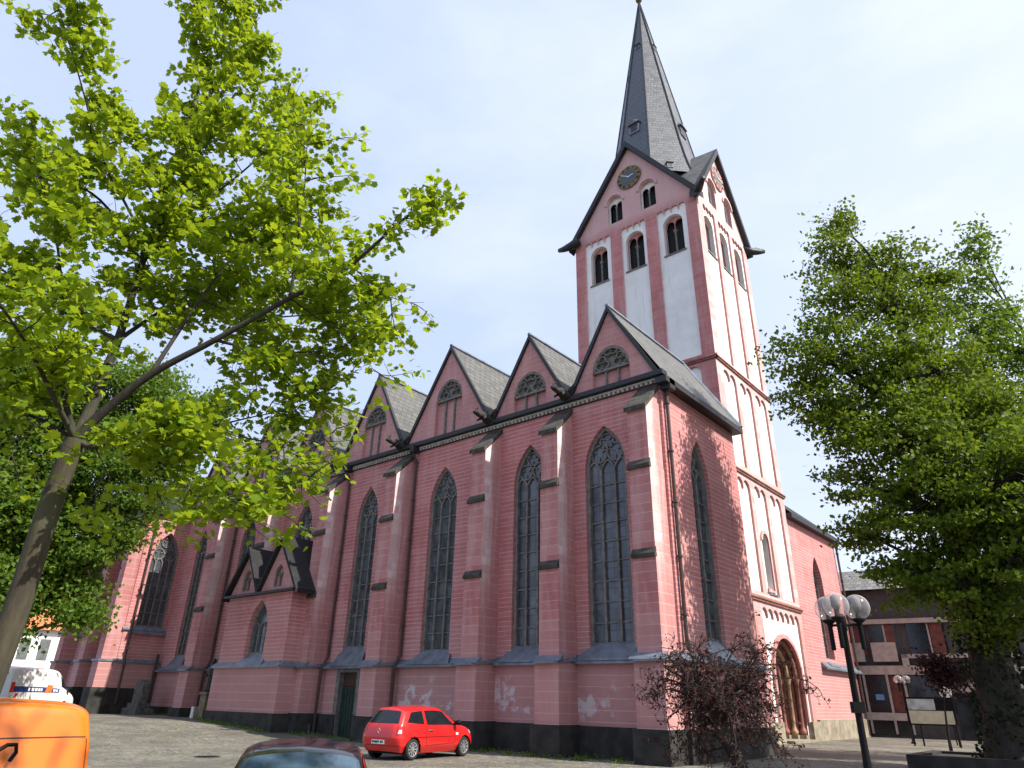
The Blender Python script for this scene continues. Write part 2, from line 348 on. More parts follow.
# ------------------------------------------------------------------ ground
def gz(x): return .055*min(max(0, -x-27.5), 9)
gm = MB(); xs = [-900, -300, -120, -80, -60, -50]+[-46+i*1.0 for i in range(0, 22)]+[-20, -10, 0, 20, 100, 900]; ys = [-900, -100, 0, 10, 20, 40, 80, 300, 1500]
gm.add([(x, y, gz(x)) for y in ys for x in xs], [(j*len(xs)+i, j*len(xs)+i+1, (j+1)*len(xs)+i+1, (j+1)*len(xs)+i) for j in range(len(ys)-1) for i in range(len(xs)-1)])
tag(gm.build('ground', M_cob, None), kind='structure')

# ------------------------------------------------------------------ the church (one thing, many parts)
YA, XB, XT, YT = 21.5, -10.9, -14.0, 34.96
church = thing('church', (0, 0, 0), 'large Gothic church of red painted stone with a white striped tower and slate spire', 'church')
PA = Pl((0, YA, 0), (1, 0, 0)); PB = Pl((XB, 0, 0), (0, 1, 0)); PTB = Pl((XT, 0, 0), (0, 1, 0)); PTA = Pl((0, YT, 0), (1, 0, 0))

def window(pl, c, w_, z0, zs, za, depth, lights=3, bar=.72, sill_to=None, sill_out=.3, d0=0, name='window', rose=True):
    h = lancet(c, w_, z0, zs, za, 12); m = MB(); n = len(h)
    m.add([pl.p(u, z, d0-depth+.03) for u, z in h], [tuple(range(n))])
    win = m.build(name, M_glass, church)
    t = MB(); a = w_/2; q0, q1 = d0-depth+.03, d0-depth+.13
    ribbon(t, pl, lancet(c, w_-.12, z0+.05, zs, za-.08, 12), .13, q0, q1+.05, True)
    lw = w_/lights; zl = zs-.10*w_
    for i in range(1, lights): ribbon(t, pl, [(c-a+i*lw, z0), (c-a+i*lw, zl+lw*.35)], .085, q0, q1)
    z = z0+bar
    while z < zl: ribbon(t, pl, [(c-a, z), (c+a, z)], .042, q0, q1-.05); z += bar
    for i in range(lights):
        cc = c-a+(i+.5)*lw; ribbon(t, pl, arc(cc, lw, zl, zl+lw*.85, 6), .06, q0, q1-.02)
    if rose:
        hh = za-zs; r = w_*.21
        for cx, cz, rr in ((c-w_*.2, zl+lw*.85+r*.75, r*.92), (c+w_*.2, zl+lw*.85+r*.75, r*.92), (c, zs+hh*.66, r*.8)):
            ribbon(t, pl, [(cx+rr*math.cos(2*math.pi*j/14), cz+rr*math.sin(2*math.pi*j/14)) for j in range(14)], .055, q0, q1-.03, True)
            for j in range(3):
                t0 = math.pi/2+2*math.pi*j/3; ribbon(t, pl, [(cx+rr*math.cos(t0+math.pi/3), cz+rr*math.sin(t0+math.pi/3)), (cx+rr*.35*math.cos(t0+math.pi/3), cz+rr*.35*math.sin(t0+math.pi/3))], .045, q0, q1-.04)
    t.build('tracery', M_trac, win)
    if sill_to is not None:
        s = MB(); g = .34
        s.hexa([pl.p(c-a-g, sill_to-.02, d0+sill_out), pl.p(c+a+g, sill_to-.02, d0+sill_out), pl.p(c+a, z0-.06, d0-depth+.10), pl.p(c-a, z0-.06, d0-depth+.10), pl.p(c-a-g, sill_to+.05, d0+sill_out), pl.p(c+a+g, sill_to+.05, d0+sill_out), pl.p(c+a, z0+.06, d0-depth+.14), pl.p(c-a, z0+.06, d0-depth+.14)])
        s.build('sill', M_lead, win)
    return win

# north aisle wall (faces -y)
ZE = 12.85
WIN = [(-13.50, 1.85, 3.5), (-17.2, 1.7, 3.5), (-22.3, 1.75, 3.5), (-27.75, 1.6, 3.8), (-33.35, 1.65, 6.9), (-39.05, 1.6, 3.8), (-44.75, 1.3, 3.8)]
wm = MB(); holes = [lancet(c, w_, 3.0 if z0 < 5 else z0, 9.9, 11.6, 12) for c, w_, z0 in WIN]
face(wm, PA, [(-47.6, 2.9), (XB, 2.9), (XB, ZE), (-47.6, ZE)], holes, 0, .30)
wm.build('aisle_wall', M_wall, church)
for c, w_, z0 in WIN: window(PA, c, w_, z0, 9.9, 11.6, .30, 3, .72, 2.98 if z0 < 5 else None, .34)
# lower, slightly thicker wall with the door opening; dark plinth
lm = MB()
door = [(-28.3, -.3), (-27.0, -.3), (-27.0, 2.72), (-28.3, 2.72)]
face(lm, PA, [(-47.6, .9), (-28.3, .9), (-28.3, 2.72), (-27.0, 2.72), (-27.0, .9), (XB+.14, .9), (XB+.14, 2.9), (-47.6, 2.9)], (), .14)
lm.add([PA.p(-28.3, .0, .14), PA.p(-28.3, 2.72, .14), PA.p(-28.3, 2.72, -.4), PA.p(-28.3, 0, -.4), PA.p(-27, 0, .14), PA.p(-27, 2.72, .14), PA.p(-27, 2.72, -.4), PA.p(-27, 0, -.4)], [(0, 1, 2, 3), (4, 7, 6, 5), (1, 5, 6, 2)])
lm.build('lower_wall', M_low, church)
pm = MB(); slab(pm, PA, -47.6, -28.3, -.3, .93, -.2, .24); slab(pm, PA, -27.0, XB-.3, -.3, .93, -.2, .24)
slab(pm, PB, YA-.24, 28.05, -.3, .95, -.2, .24)
pm.build('plinth', M_plinth, church)
d = MB(); slab(d, PA, -28.28, -27.02, -.2, 2.1, -.2, -.08)
for i in range(6): slab(d, PA, -28.26+i*.21, -28.08+i*.21, 0, 2.08, -.08, -.055)
dr = d.build('door', M_green, church)
t = MB(); slab(t, PA, -28.28, -27.02, 2.12, 2.7, -.2, -.09); t.build('transom_panel', M_wood, dr)
t = MB(); slab(t, PA, -28.52, -28.28, .0, 2.95, -.1, .18); slab(t, PA, -27.02, -26.80, .0, 2.95, -.1, .18); slab(t, PA, -28.28, -27.02, 2.7, 2.95, -.1, .178); t.build('door_frame', M_trac, dr)
t = MB(); t.tube([PA.p(-27.2, 1.0, -.06), PA.p(-27.2, 1.0, .0), PA.p(-27.32, 1.0, .0)], .015, 6); t.build('handle', M_chrome, dr)
# lead string course and eaves cornice
s = MB(); slope(s, PA, -47.6, XB+.36, 2.86, 2.92, .36, 2.94, 3.2, .0); slope(s, PB, YA-.36, 28.05, 2.88, 2.94, .30, 2.96, 3.2, .0)
s.build('string_course', M_lead, church)
s = MB(); slab(s, PA, -47.6, XB+.30, 12.95, 13.14, -.05, .34); slab(s, PB, YA-.3, 28.25, 12.62, 12.86, -.05, .42); slab(s, PA, -47.6, XB+.1, 12.72, 12.76, 0, .06)
s.build('gutter', M_dark, church)
s = MB(); slab(s, PA, -47.6, XB+.1, 12.86, 12.93, 0, .14)
u = -47.4
while u < XB: slab(s, PA, u, u+.11, 12.76, 12.86, .0, .11); u += .21
s.build('dentil_frieze', M_gut, church)

# buttresses
BX = [-11.42, -15.4, -19.22, -24.95, -30.2, -35.85, -41.25]
def buttress():
    b = MB(); slab(b, PA, -.52, .52, .93, 2.9, -.2, 1.24)
    slab(b, PA, -.44, .44, 2.9, 6.2, -.2, 1.10); slab(b, PA, -.42, .42, 6.2, 9.3, -.2, 1.07)
    b.hexa([PA.p(-.40, 9.3, 1.03), PA.p(.40, 9.3, 1.03), PA.p(.40, 9.3, -.2), PA.p(-.40, 9.3, -.2), PA.p(-.40, 11.42, 1.03), PA.p(.40, 11.42, 1.03), PA.p(.40, 12.62, -.2), PA.p(-.40, 12.62, -.2)])
    o = b.build('buttress', M_butt, church)
    c = MB(); slope(c, PA, -.45, .45, 11.36, 11.54, 1.16, 12.5, 12.70, .0); c.build('coping', M_drip, o)
    for z in (6.2, 9.3):
        c = MB(); dd = 1.10 if z < 9 else 1.07; c.hexa([PA.p(-.46, z-.14, dd+.09), PA.p(.45, z-.14, dd+.09), PA.p(.45, z-.14, dd-.06), PA.p(-.46, z-.14, dd-.06), PA.p(-.46, z-.02, dd+.09), PA.p(.45, z-.02, dd+.09), PA.p(.44, z+.2, dd-.05), PA.p(-.44, z+.2, dd-.05)]); c.build('drip_stone', M_drip, o)
    c = MB(); slope(c, PA, -.62, .62, 2.84, 2.91, 1.42, 2.94, 3.14, 1.06); slope(c, PA, .44, .62, 2.85, 2.915, 1.42, 2.95, 3.1, .2); slope(c, PA, -.62, -.44, 2.85, 2.915, 1.42, 2.95, 3.1, .2); c.build('lead_flashing', M_lead, o)
    c = MB(); slab(c, PA, -.62, .62, -.3, .95, -.1, 1.36); c.build('base', M_plinth, o)
    return o
b0 = buttress()
for i, x in enumerate(BX):
    o = b0 if i == 0 else copy_tree(b0, church); o.location = (x, 0, 0)

# cross gables and their roofs
GB = [XB, -15.1, -19.42, -25.32, -30.66, -36.1, -41.6, -47.3]; GA = [16.8, 16.85, 17.95, 17.95, 17.9, 17.9, 17.9]; ZG = 13.14
YR = 28.4
def gable(i):
    u1, u0 = GB[i], GB[i+1]; a = (u0+u1)/2 + (0 if i else -.05); za = GA[i]; wd = min(1.8, (u1-u0)*.42)
    k = (za-ZG)/(a-u0); hz = za-1.75
    zb = ZG+.12; hs = hz-wd*.57
    h = lancet(a, wd, zb, hs, hz, 8); g = MB()
    face(g, PA, [(u0, ZG), (u1, ZG), (a, za)], [h], -.02, .20)
    o = g.build('gable', M_gab, church)
    p = MB(); n = len(h); p.add([PA.p(u, z, -.21) for u, z in h], [tuple(range(n))]); pn = p.build('blind_panel', M_gab, o)
    t = MB(); zl = hs-.02
    f = [(a-wd/2, zl), (a+wd/2, zl)]+arc(a, wd, hs, hz, 8); t.add([PA.p(u, z, -.185) for u, z in f], [tuple(range(len(f)))])
    ribbon(t, PA, lancet(a, wd-.1, zl, hs, hz-.06, 8), .10, -.185, -.04, True)
    for j in (1, 2): ribbon(t, PA, [(a-wd/2+j*wd/3, zb), (a-wd/2+j*wd/3, zl)], .07, -.205, -.10)
    r = wd*.19
    for cx, cz in ((a-wd*.24, zl+.33), (a+wd*.24, zl+.33), (a, zl+.33+r*1.7)):
        for q in range(3):
            t0 = math.pi/2+2*math.pi*q/3; ribbon(t, PA, [(cx+r*.5*math.cos(t0)+r*.5*math.cos(2*math.pi*j/8), cz+r*.5*math.sin(t0)+r*.5*math.sin(2*math.pi*j/8)) for j in range(8)], .05, -.185, -.06, True)
    t.build('tracery', M_trac, o)
    v = MB(); e = .09
    for su, uu in ((-1, u0), (1, u1)):
        dv = Vector((a-uu, za-ZG)).normalized(); nn = Vector((-dv.y, dv.x)); nn = nn if nn.y > 0 else -nn
        q = [(uu, ZG-.05), (a, za-.0)]; q2 = [(x+nn.x*e, z+nn.y*e) for x, z in q]; q2[1] = (a, za+e*1.55)
        lo = [(q[0][0]-nn.x*.07, q[0][1]-nn.y*.07), (a, za-.12)]
        v.hexa([PA.p(*lo[0], .10), PA.p(*lo[1], .10), PA.p(*lo[1], -.05), PA.p(*lo[0], -.05), PA.p(*q2[0], .10), PA.p(*q2[1], .10), PA.p(*q2[1], -.05), PA.p(*q2[0], -.05)])
    v.build('verge', M_dark, o)
    rf = MB(); e = .10
    def P(u, z, y): return (u, y, z)
    uu1 = u1+.3 if i == 0 else u1; zz1 = ZG-.25 if i == 0 else ZG
    for y0, y1 in ((YA-.05, YR),):
        rf.add([P(u0, ZG+e, y0), P(a, za+e, y0), P(a, za+e, y1), P(u0, ZG+e, y1), P(uu1, zz1+e, y0), P(uu1, zz1+e, y1), P(u0, ZG-.1, y0), P(u0, ZG-.1, y1), P(uu1, zz1-.1, y0), P(uu1, zz1-.1, y1)],
               [(0, 1, 2, 3), (1, 4, 5, 2), (0, 6, 7, 3), (4, 5, 9, 8), (3, 2, 5, 9, 7)])
    o2 = rf.build('roof', M_slate, church)
    rd = MB(); rd.tube([(a, YA-.1, za+.14), (a, YR, za+.14)], .09, 6); rd.build('ridge_cap', M_lead, o2)
    if i == 0:
        rd = MB(); rd.tube([(a, YR, za+.1), (uu1, YR, zz1+.1)], .11, 6); rd.build('lead_verge', M_lead, o2)
for i in range(7): gable(i)

def gargoyle():
    g = MB(); g.tube([(0, .25, 0), (0, -.1, .05), (0, -.4, .16), (0, -.68, .10), (0, -.88, .17), (0, -1.02, .10)], [.20, .24, .17, .11, .13, .05], 8)
    g.tube([(0, -.86, .24), (.10, -.80, .42)], [.05, .015], 5); g.tube([(0, -.86, .24), (-.10, -.80, .42)], [.05, .015], 5)
    for s_ in (-1, 1):
        g.tube([(s_*.10, -.05, .12), (s_*.30, .05, .42), (s_*.22, .2, .62)], [.08, .07, .02], 6); g.tube([(s_*.12, -.35, .08), (s_*.2, -.55, -.1)], [.07, .04], 6)
    g.tube([(0, .1, .1), (.05, .25, .55)], [.14, .05], 6)
    return g.build('gargoyle', plain('gargoyle_stone', (.022, .020, .017), .9, .4, 6, bump=.3), church, True)
g0 = gargoyle()
for i, u in enumerate(GB[1:7]):
    o = g0 if i == 0 else copy_tree(g0, church); o.location = (u, YA-.25, 13.15)

# west wall of the aisle (faces +x), nave body, downpipes
bm_ = MB(); hB = lancet(24.25, 1.55, 3.05, 9.5, 11.2, 12)
face(bm_, PB, [(YA, 2.9), (28.05, 2.9), (28.05, 12.75), (YA, 12.75)], [hB], 0, .32)
for z0_, z1_ in ((8.3, 8.9), (11.4, 11.9)): slab(bm_, PB, 26.9, 26.98, z0_, z1_, -.1, .02)
bm_.build('aisle_wall', M_wall, church)
window(PB, 24.25, 1.55, 3.7, 9.5, 11.2, .32, 2, .72, 3.0, .28)
m = MB(); slab(m, PB, YA, 28.05, .93, 2.9, -.2, .14); m.build('lower_wall', M_low, church)
m = MB(); slab(m, Pl((0, 28.05, 0), (-1, 0, 0)), 10.93, 14.2, .0, 12.7, -.3, -.01); m.build('return_wall', M_wall, church)
m = MB(); m.box((-60, 28.2, 0), (-14.6, 34.0, 12.7)); m.box((-60, 34.0, 0), (-23.8, 52.5, 12.7)); m.build('nave_wall', M_wall, church)
m = MB(); m.add([(-62, 28.0, 12.7), (-23.8, 28.0, 12.7), (-23.8, 38.7, 19), (-62, 38.7, 19), (-62, 52.8, 12.7), (-23.8, 52.8, 12.7)], [(0, 1, 2, 3), (3, 2, 5, 4), (1, 5, 2)]); m.add([(-23.8, 28., 12.72), (-14.3, 28., 12.72), (-14.3, 34.9, 14.5), (-23.8, 34.9, 14.5)], [(0, 1, 2, 3)]); m.build('nave_roof', M_slate, church)
def pipe(pts, r=.065):
    p = MB(); p.tube(pts, r, 8)
    z = pts[0][2]-.8
    while z > 3.5: p.tube([(pts[2][0], pts[2][1], z), (pts[2][0], pts[2][1], z+.07)], r*1.5, 8); z -= 1.9
    return p.build('downpipe', M_pipe, church)
for x in (-24.25, -29.45, -40.55): pipe([(x, YA-.30, 12.95), (x, YA-.34, 12.6), (x, YA-.12, 12.2), (x, YA-.12, 3.4), (x, YA-.42, 2.8), (x, YA-.42, .1)])
pipe([(XB+.3, YA+.25, 12.7), (XB+.12, YA+.22, 12.3), (XB+.12, YA+.22, 3.4), (XB+.36, YA+.22, 2.8), (XB+.36, YA+.22, .1)], .07)
for x in (-24.25, -29.45, -40.55): m = MB(); m.box((x-.14, YA-.5, 12.62), (x+.14, YA-.12, 12.96)); m.build('rainwater_head', M_dark, church)
m = MB(); m.box((XB-.02, YA-.02, 12.45), (XB+.42, YA+.4, 12.86)); m.build('rainwater_head', M_dark, church)

# ---------------- tower
def tower_upper(pl, u0, u1, panels, seed, openings=True):
    um = (u0+u1)/2; za = 39.75 if seed == 1 else 39.2; holes = [frieze(a, b, 20.75, 32.45, 4) for a, b in panels]
    g1, g2 = um-1.35, um+1.35
    tw = [roundtop(g, 1.22, 33.25, 35.6) for g in (g1, g2)]
    f = MB(); face(f, pl, [(u0, 20.6), (u1, 20.6), (u1, 33.1), (um, za), (u0, 33.1)], holes+tw, 0, revs=[.13]*3+[.35, .35])
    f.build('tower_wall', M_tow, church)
    wh = MB(); bh = [roundtop((a+b)/2, 1.42, 28.75, 31.85) for a, b in panels]
    face(wh, pl, [(u0+.3, 20.62), (u1-.3, 20.62), (u1-.3, 32.7), (u0+.3, 32.7)], bh, -.13, .55)
    wh.build('white_panel', M_white, church)
    for a, b in panels:
        c = (a+b)/2; m = MB(); n = len(lancet(c, 1, 0, 1, 2, 8)); q = roundtop(c, 1.42, 28.75, 31.85)
        sub = [roundtop(c-.345, .665, 28.78, 31.55), roundtop(c+.345, .665, 28.78, 31.55)]
        face(m, pl, q, sub, -.42, .10); bw = m.build('belfry_window', M_tow, church)
        v = MB(); v.add([pl.p(x, z, -.80) for x, z in q], [tuple(range(len(q)))]); v.build('dark_opening', M_void, bw)
        v = MB(); v.tube([pl.p(c, 28.8, -.47), pl.p(c, 29.0, -.47), pl.p(c, 29.02, -.47), pl.p(c, 30.5, -.47), pl.p(c, 30.55, -.47), pl.p(c, 30.75, -.47)], [.12, .12, .07, .07, .10, .16], 8); v.build('colonnette', M_trac, bw)
        v = MB(); slab(v, pl, c-.80, c+.80, 28.64, 28.75, -.6, -.06); v.build('sill', M_trac, bw)
    for g in (g1, g2):
        m = MB(); q = roundtop(g, 1.22, 33.25, 35.6); sub = [roundtop(g-.28, .54, 33.27, 35.2), roundtop(g+.28, .54, 33.27, 35.2)]
        face(m, pl, q, sub, -.28, .10); bw = m.build('gable_window', M_white, church)
        v = MB(); v.add([pl.p(x, z, -.68) for x, z in q], [tuple(range(len(q)))]); v.build('dark_opening', M_void, bw)
        v = MB(); v.tube([pl.p(g, 33.3, -.28), pl.p(g, 34.6, -.28), pl.p(g, 34.8, -.28)], [.06, .06, .11], 8); v.build('colonnette', M_trac, bw)
        v = MB(); ribbon(v, pl, arc(g, 1.5, 34.99, 35.75, 8), .16, -.02, .10); v.build('hood_mould', M_tow, bw)
    # clock
    if openings:
        cz = 36.65; ck = MB(); ck.add([], [])
        n = 40; circ = lambda r, d_: [pl.p(um+r*math.cos(2*math.pi*j/n), cz+r*math.sin(2*math.pi*j/n), d_) for j in range(n)]
        ck.add(circ(.98, .02)+circ(.98, .12), [tuple(range(n, 2*n))]+[(j, (j+1) % n, n+(j+1) % n, n+j) for j in range(n)])
        k = ck.build('clock', M_gold if seed == 1 else M_gab, church)
        m = MB(); m.add(circ(.66, .128), [tuple(range(n))]); m.build('dial', M_dial if seed == 1 else M_trac, k)
        for idx, txt in enumerate(['XII', 'I', 'II', 'III', 'IIII', 'V', 'VI', 'VII', 'VIII', 'IX', 'X', 'XI']):
            m = MB(); th = math.pi/2-idx*math.pi/6; wdt = {'I': .05, 'V': .11, 'X': .11}; tot = sum(wdt[ch]+.012 for ch in txt); x = -tot/2
            ca, sa = math.cos(th), math.sin(th)
            def L(a, b, t0):
                q = lambda x_, y_: (um+ca*(.82+y_)+sa*x_, cz+sa*(.82+y_)-ca*x_)
                ribbon(m, pl, [q(*a), q(*b)], t0, .122, .132)
            for ch in txt:
                wc = wdt[ch]
                if ch == 'I': L((x+wc/2, -.11), (x+wc/2, .11), .03)
                elif ch == 'V': L((x, .11), (x+wc/2, -.11), .025); L((x+wc, .11), (x+wc/2, -.11), .025)
                else: L((x, .11), (x+wc, -.11), .025); L((x+wc, .11), (x, -.11), .025)
                x += wc+.012
            m.build('numeral', M_black, k)
        m = MB(); ribbon(m, pl, [(um+.12, cz-.05), (um-.62, cz+.42)], .05, .14, .155); m.build('hand', M_white, k)
        m = MB(); ribbon(m, pl, [(um-.1, cz-.02), (um+.42, cz+.06)], .07, .16, .175); m.build('hand', M_white, k)
    # verge boards
    v = MB()
    for uu, sg in ((u0, -1), (u1, 1)):
        dv = Vector((um-uu, za-33.1)).normalized(); ex = sg*.38
        lo0 = (uu+ex, 33.1-.38*dv.y/abs(dv.x)-.42); up0 = (uu+ex, lo0[1]+.50)
        v.hexa([pl.p(*lo0, .36), pl.p(um, za-.34, .36), pl.p(um, za-.34, -.3), pl.p(*lo0, -.3), pl.p(*up0, .36), pl.p(um, za+.22, .36), pl.p(um, za+.22, -.3), pl.p(*up0, -.3)])
    v.build('verge', M_dark, church)
PA3 = [(-22.9, -20.72), (-19.85, -17.87), (-17.0, -14.82)]; PB3 = [(35.85, 37.7), (38.25, 40.1), (40.65, 42.5)]
tower_upper(PTA, -23.75, -14.0, PA3, 1); tower_upper(PTB, 34.96, 43.2, PB3, 2)
# the two far sides, plain
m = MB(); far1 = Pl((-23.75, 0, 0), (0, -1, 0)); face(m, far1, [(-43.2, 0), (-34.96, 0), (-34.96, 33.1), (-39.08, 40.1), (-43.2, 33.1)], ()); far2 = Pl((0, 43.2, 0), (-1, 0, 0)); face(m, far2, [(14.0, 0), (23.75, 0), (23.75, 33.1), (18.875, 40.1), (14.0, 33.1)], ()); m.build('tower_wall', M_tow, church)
# lower stages
def tower_stage(pl, u0, u1, z0, z1, panels, ztop, zbot, arches, wh_holes=(), name='tower_wall', wrev=.5):
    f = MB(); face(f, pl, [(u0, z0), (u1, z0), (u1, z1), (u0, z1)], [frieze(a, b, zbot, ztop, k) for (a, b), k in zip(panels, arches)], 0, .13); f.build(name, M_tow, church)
    wv = MB(); face(wv, pl, [(u0+.3, z0+.02), (u1-.3, z0+.02), (u1-.3, z1-.1), (u0+.3, z1-.1)], wh_holes, -.13, wrev); wv.build('white_panel', M_white, church)
tower_stage(PTB, 34.96, 43.2, 13.9, 20.4, PB3, 20.0, 14.15, (2, 2, 2))
mw = roundtop(39.2, .8, 7.45, 10.6)
tower_stage(PTB, 34.96, 43.2, 7.0, 13.7, PB3, 13.35, 7.2, (2, 2, 2), [mw])
PC = 39.9; PR = 1.95
ps = roundtop(PC, 2*PR, 0.02, 5.05, 12)
tower_stage(PTB, 34.96, 43.2, -.4, 6.8, [(37.1, 42.65)], 6.45, -.38, (7,), [[(u, max(z, -.2)) for u, z in [(a_, -.2 if b_ < .1 else b_) for a_, b_ in ps]]], wrev=0)
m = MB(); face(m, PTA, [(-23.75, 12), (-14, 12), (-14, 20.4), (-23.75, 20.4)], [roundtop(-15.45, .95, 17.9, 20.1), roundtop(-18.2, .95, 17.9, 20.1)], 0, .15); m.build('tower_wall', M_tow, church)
m = MB(); slab(m, PTA, -23.5, -14.3, 12, 20.3, -.3, -.15); m.build('white_panel', M_white, church)
m = MB(); face(m, PTB, [(34.96, 6.8), (35.0, 6.8), (35.0, 6.9), (34.96, 6.9)], ()); 
m.box((-14.25, 34.0, 0), (-14.02, 35.2, 13)); m.build('tower_corner', M_tow, church)
m = MB()
for z, t_ in ((13.7, .2), (6.8, .2), (20.4, .2)):
    m = MB(); slope(m, PTB, 34.96-.1, 43.3, z, z+.06, .14, z+.0, z+t_, 0)
    slab(m, PTB, 34.96-.1, 43.3, z-.12, z, -.1, .09)
    if z < 20: m.build('tower_string_course', M_rib, church)
slope(m, PTA, -23.85, -13.86, 20.4, 20.46, .14, 20.4, 20.6, 0); slab(m, PTA, -23.85, -13.91, 20.28, 20.4, -.1, .09)
m.build('tower_string_course', M_rib, church)
for a, b, h_, d_ in ((34.9, 37.75, .95, .16), (42.0, 43.3, .95, .16), (43.3, 52.7, 1.05, .14)):
    m = MB(); slab(m, PTB, a, b, -.2, h_, -.2, d_); m.build('tower_plinth', M_tan, church)
# middle stage window
m = MB(); q = mw; m.add([PTB.p(u, z, -.6) for u, z in q], [tuple(range(len(q)))]); wn = m.build('stair_window', M_glass, church)
m = MB(); ribbon(m, PTB, roundtop(39.2, 1.05, 7.45, 10.75), .2, -.14, -.03); ribbon(m, PTB, [(39.2, 7.45), (39.2, 9.7)], .07, -.58, -.5); ribbon(m, PTB, arc(39.0, .4, 9.4, 9.6, 5), .06, -.58, -.5); ribbon(m, PTB, arc(39.4, .4, 9.4, 9.6, 5), .06, -.58, -.5); m.build('window_surround', M_tow, wn)
m = MB(); slope(m, PTB, 38.6, 39.8, 7.2, 7.3, .05, 7.3, 7.45, -.5); m.build('sill', M_lead, wn)
# portal: stepped orders with colonnettes
m = MB(); orders = [(PR, -.13), (PR-.3, -.5), (PR-.6, -.85), (PR-.9, -1.2)]
zsp = 5.05-PR
for i, (r, d_) in enumerate(orders[:-1]):
    r2, d2 = orders[i+1]; outer = lancet(PC, 2*r, 0, zsp, zsp+r, 12); inner = lancet(PC, 2*r2, 0, zsp, zsp+r2, 12)
    n = len(outer); rim(m, PTB, outer, d_, d2)
    m.add([PTB.p(u, z, d2) for u, z in outer]+[PTB.p(u, z, d2) for u, z in inner], [(j, j+1, n+j+1, n+j) for j in range(1, n-1)]+[(n-1, 0, n, 2*n-1)])
po = m.build('portal', M_rib, church)
m = MB(); ribbon(m, PTB, [(PC+PR+.1, .9)]+arc(PC, 2*PR+.22, zsp, zsp+PR+.11, 12)+[(PC-PR-.1, .9)], .22, -.13, .02); m.build('archivolt', M_tow, po)
for i, (r, d_) in enumerate(orders[:-1]):
    rr = r-.16; dd = orders[i+1][1]+.17
    m = MB(); m.tube([PTB.p(u, z, dd) for u, z in arc(PC, 2*rr, zsp, zsp+rr, 12)], .12, 8); m.build('arch_roll', M_rib2 if i == 1 else M_rib, po, True)
    for sg in (-1, 1):
        m = MB(); b = PTB.p(PC+sg*rr, 0, dd); m.lathe(b, [(.2, .3), (.2, .5), (.13, .62), (.11, .7), (.11, zsp-.35), (.14, zsp-.32), (.13, zsp-.26), (.2, zsp-.05), (.2, zsp)], 10)
        m.build('colonnette', M_rib2 if i == 1 else M_rib, po, True)
        m = MB(); slab(m, PTB, PC+sg*rr-.22, PC+sg*rr+.22, 0, .3, dd-.2, dd+.22); m.build('column_base', M_tan, po)
m = MB(); r = orders[-1][0]; q = lancet(PC, 2*r, 0, zsp, zsp+r, 12); m.add([PTB.p(u, z, -1.2) for u, z in q], [tuple(range(len(q)))]); dd = m.build('tympanum', M_rib2, po)
m = MB()
for i in range(8): slab(m, PTB, PC-r+.02+i*(2*r-.04)/8, PC-r+(i+1)*(2*r-.04)/8, .05, zsp-.25, -1.2, -1.14)
m.build('door', M_wood, po)
m = MB(); slab(m, PTB, PC-1.6, PC+1.6, -.1, .12, -1.2, .35); m.build('doorstep', M_tan, po)
# tower roof: four gables crossing, broach spire
cx, cy = -18.875, 39.08; zc = 33.0; zap = 39.95; e = .38
cor = [(-23.75-e, 34.96-e), (-14.0+e, 34.96-e), (-14.0+e, 43.2+e), (-23.75-e, 43.2+e)]; mid = [(cx, 34.96-.36), (-14.0+.36, cy), (cx, 43.2+.36), (-23.75-.36, cy)]
m = MB(); zce = 32.55
for i in range(4):
    a, b, mm_ = cor[i], cor[(i+1) % 4], mid[i]
    zm = zap if i % 2 == 0 else zap-.55
    m.add([(*a, zce), (*mm_, zm), (cx, cy, zap), (*b, zce)], [(0, 1, 2), (1, 3, 2)])
m.build('tower_roof', M_slate, church)
m = MB(); zt = 60.4
def Rz(z): return 3.62*(zt-z)/22.4 + (.0 if z > 41 else .25*((41-z)/4)**2)
levels = [36.9, 38, 39, 41, 46, 52, 57, zt-.1]
for k_, z in enumerate(levels):
    for j in range(8): a = math.pi/8+j*math.pi/4; m.v.append((cx+Rz(z)*math.cos(a), cy+Rz(z)*math.sin(a), z))
for k_ in range(len(levels)-1):
    for j in range(8): m.f.append((k_*8+j, k_*8+(j+1) % 8, k_*8+8+(j+1) % 8, k_*8+8+j))
sp = m.build('spire', M_spire, church)
m = MB()
for j in range(8):
    a = math.pi/8+j*math.pi/4; m.tube([(cx+(Rz(z)+.02)*math.cos(a), cy+(Rz(z)+.02)*math.sin(a), z) for z in levels], .07, 5)
m.build('lead_hip', M_dark, sp)
def spire_dormer(j, z, s_=1):
    a = j*math.pi/4; r = Rz(z)*math.cos(math.pi/8); rad = Vector((math.cos(a), math.sin(a), 0)); tn = Vector((-math.sin(a), math.cos(a), 0)); c = Vector((cx, cy, z))+rad*r
    q = lambda t_, o_, h_: tuple(c+tn*t_*s_+rad*o_*s_+Vector((0, 0, h_*s_)))
    m = MB(); m.hexa([q(-.42, .12, -.1), q(.42, .12, -.1), q(.42, -.4, -.1), q(-.42, -.4, -.1), q(-.42, .05, .8), q(.42, .05, .8), q(.42, -.5, .8), q(-.42, -.5, .8)])
    o = m.build('dormer', M_lead, sp)
    m = MB(); m.hexa([q(-.28, .13, .05), q(.28, .13, .05), q(.28, .07, .05), q(-.28, .07, .05), q(-.28, .09, .66), q(.28, .09, .66), q(.28, .02, .66), q(-.28, .02, .66)]); m.build('shutter', M_wood, o)
    m = MB(); m.add([q(-.52, .22, .78), q(.52, .22, .78), q(.52, -.6, 1.0), q(-.52, -.6, 1.0), q(0, -.35, 1.75), q(0, .16, 1.15)], [(0, 1, 5), (1, 2, 4, 5), (0, 5, 4, 3), (0, 3, 2, 1)]); m.build('dormer_roof', M_spire, o)
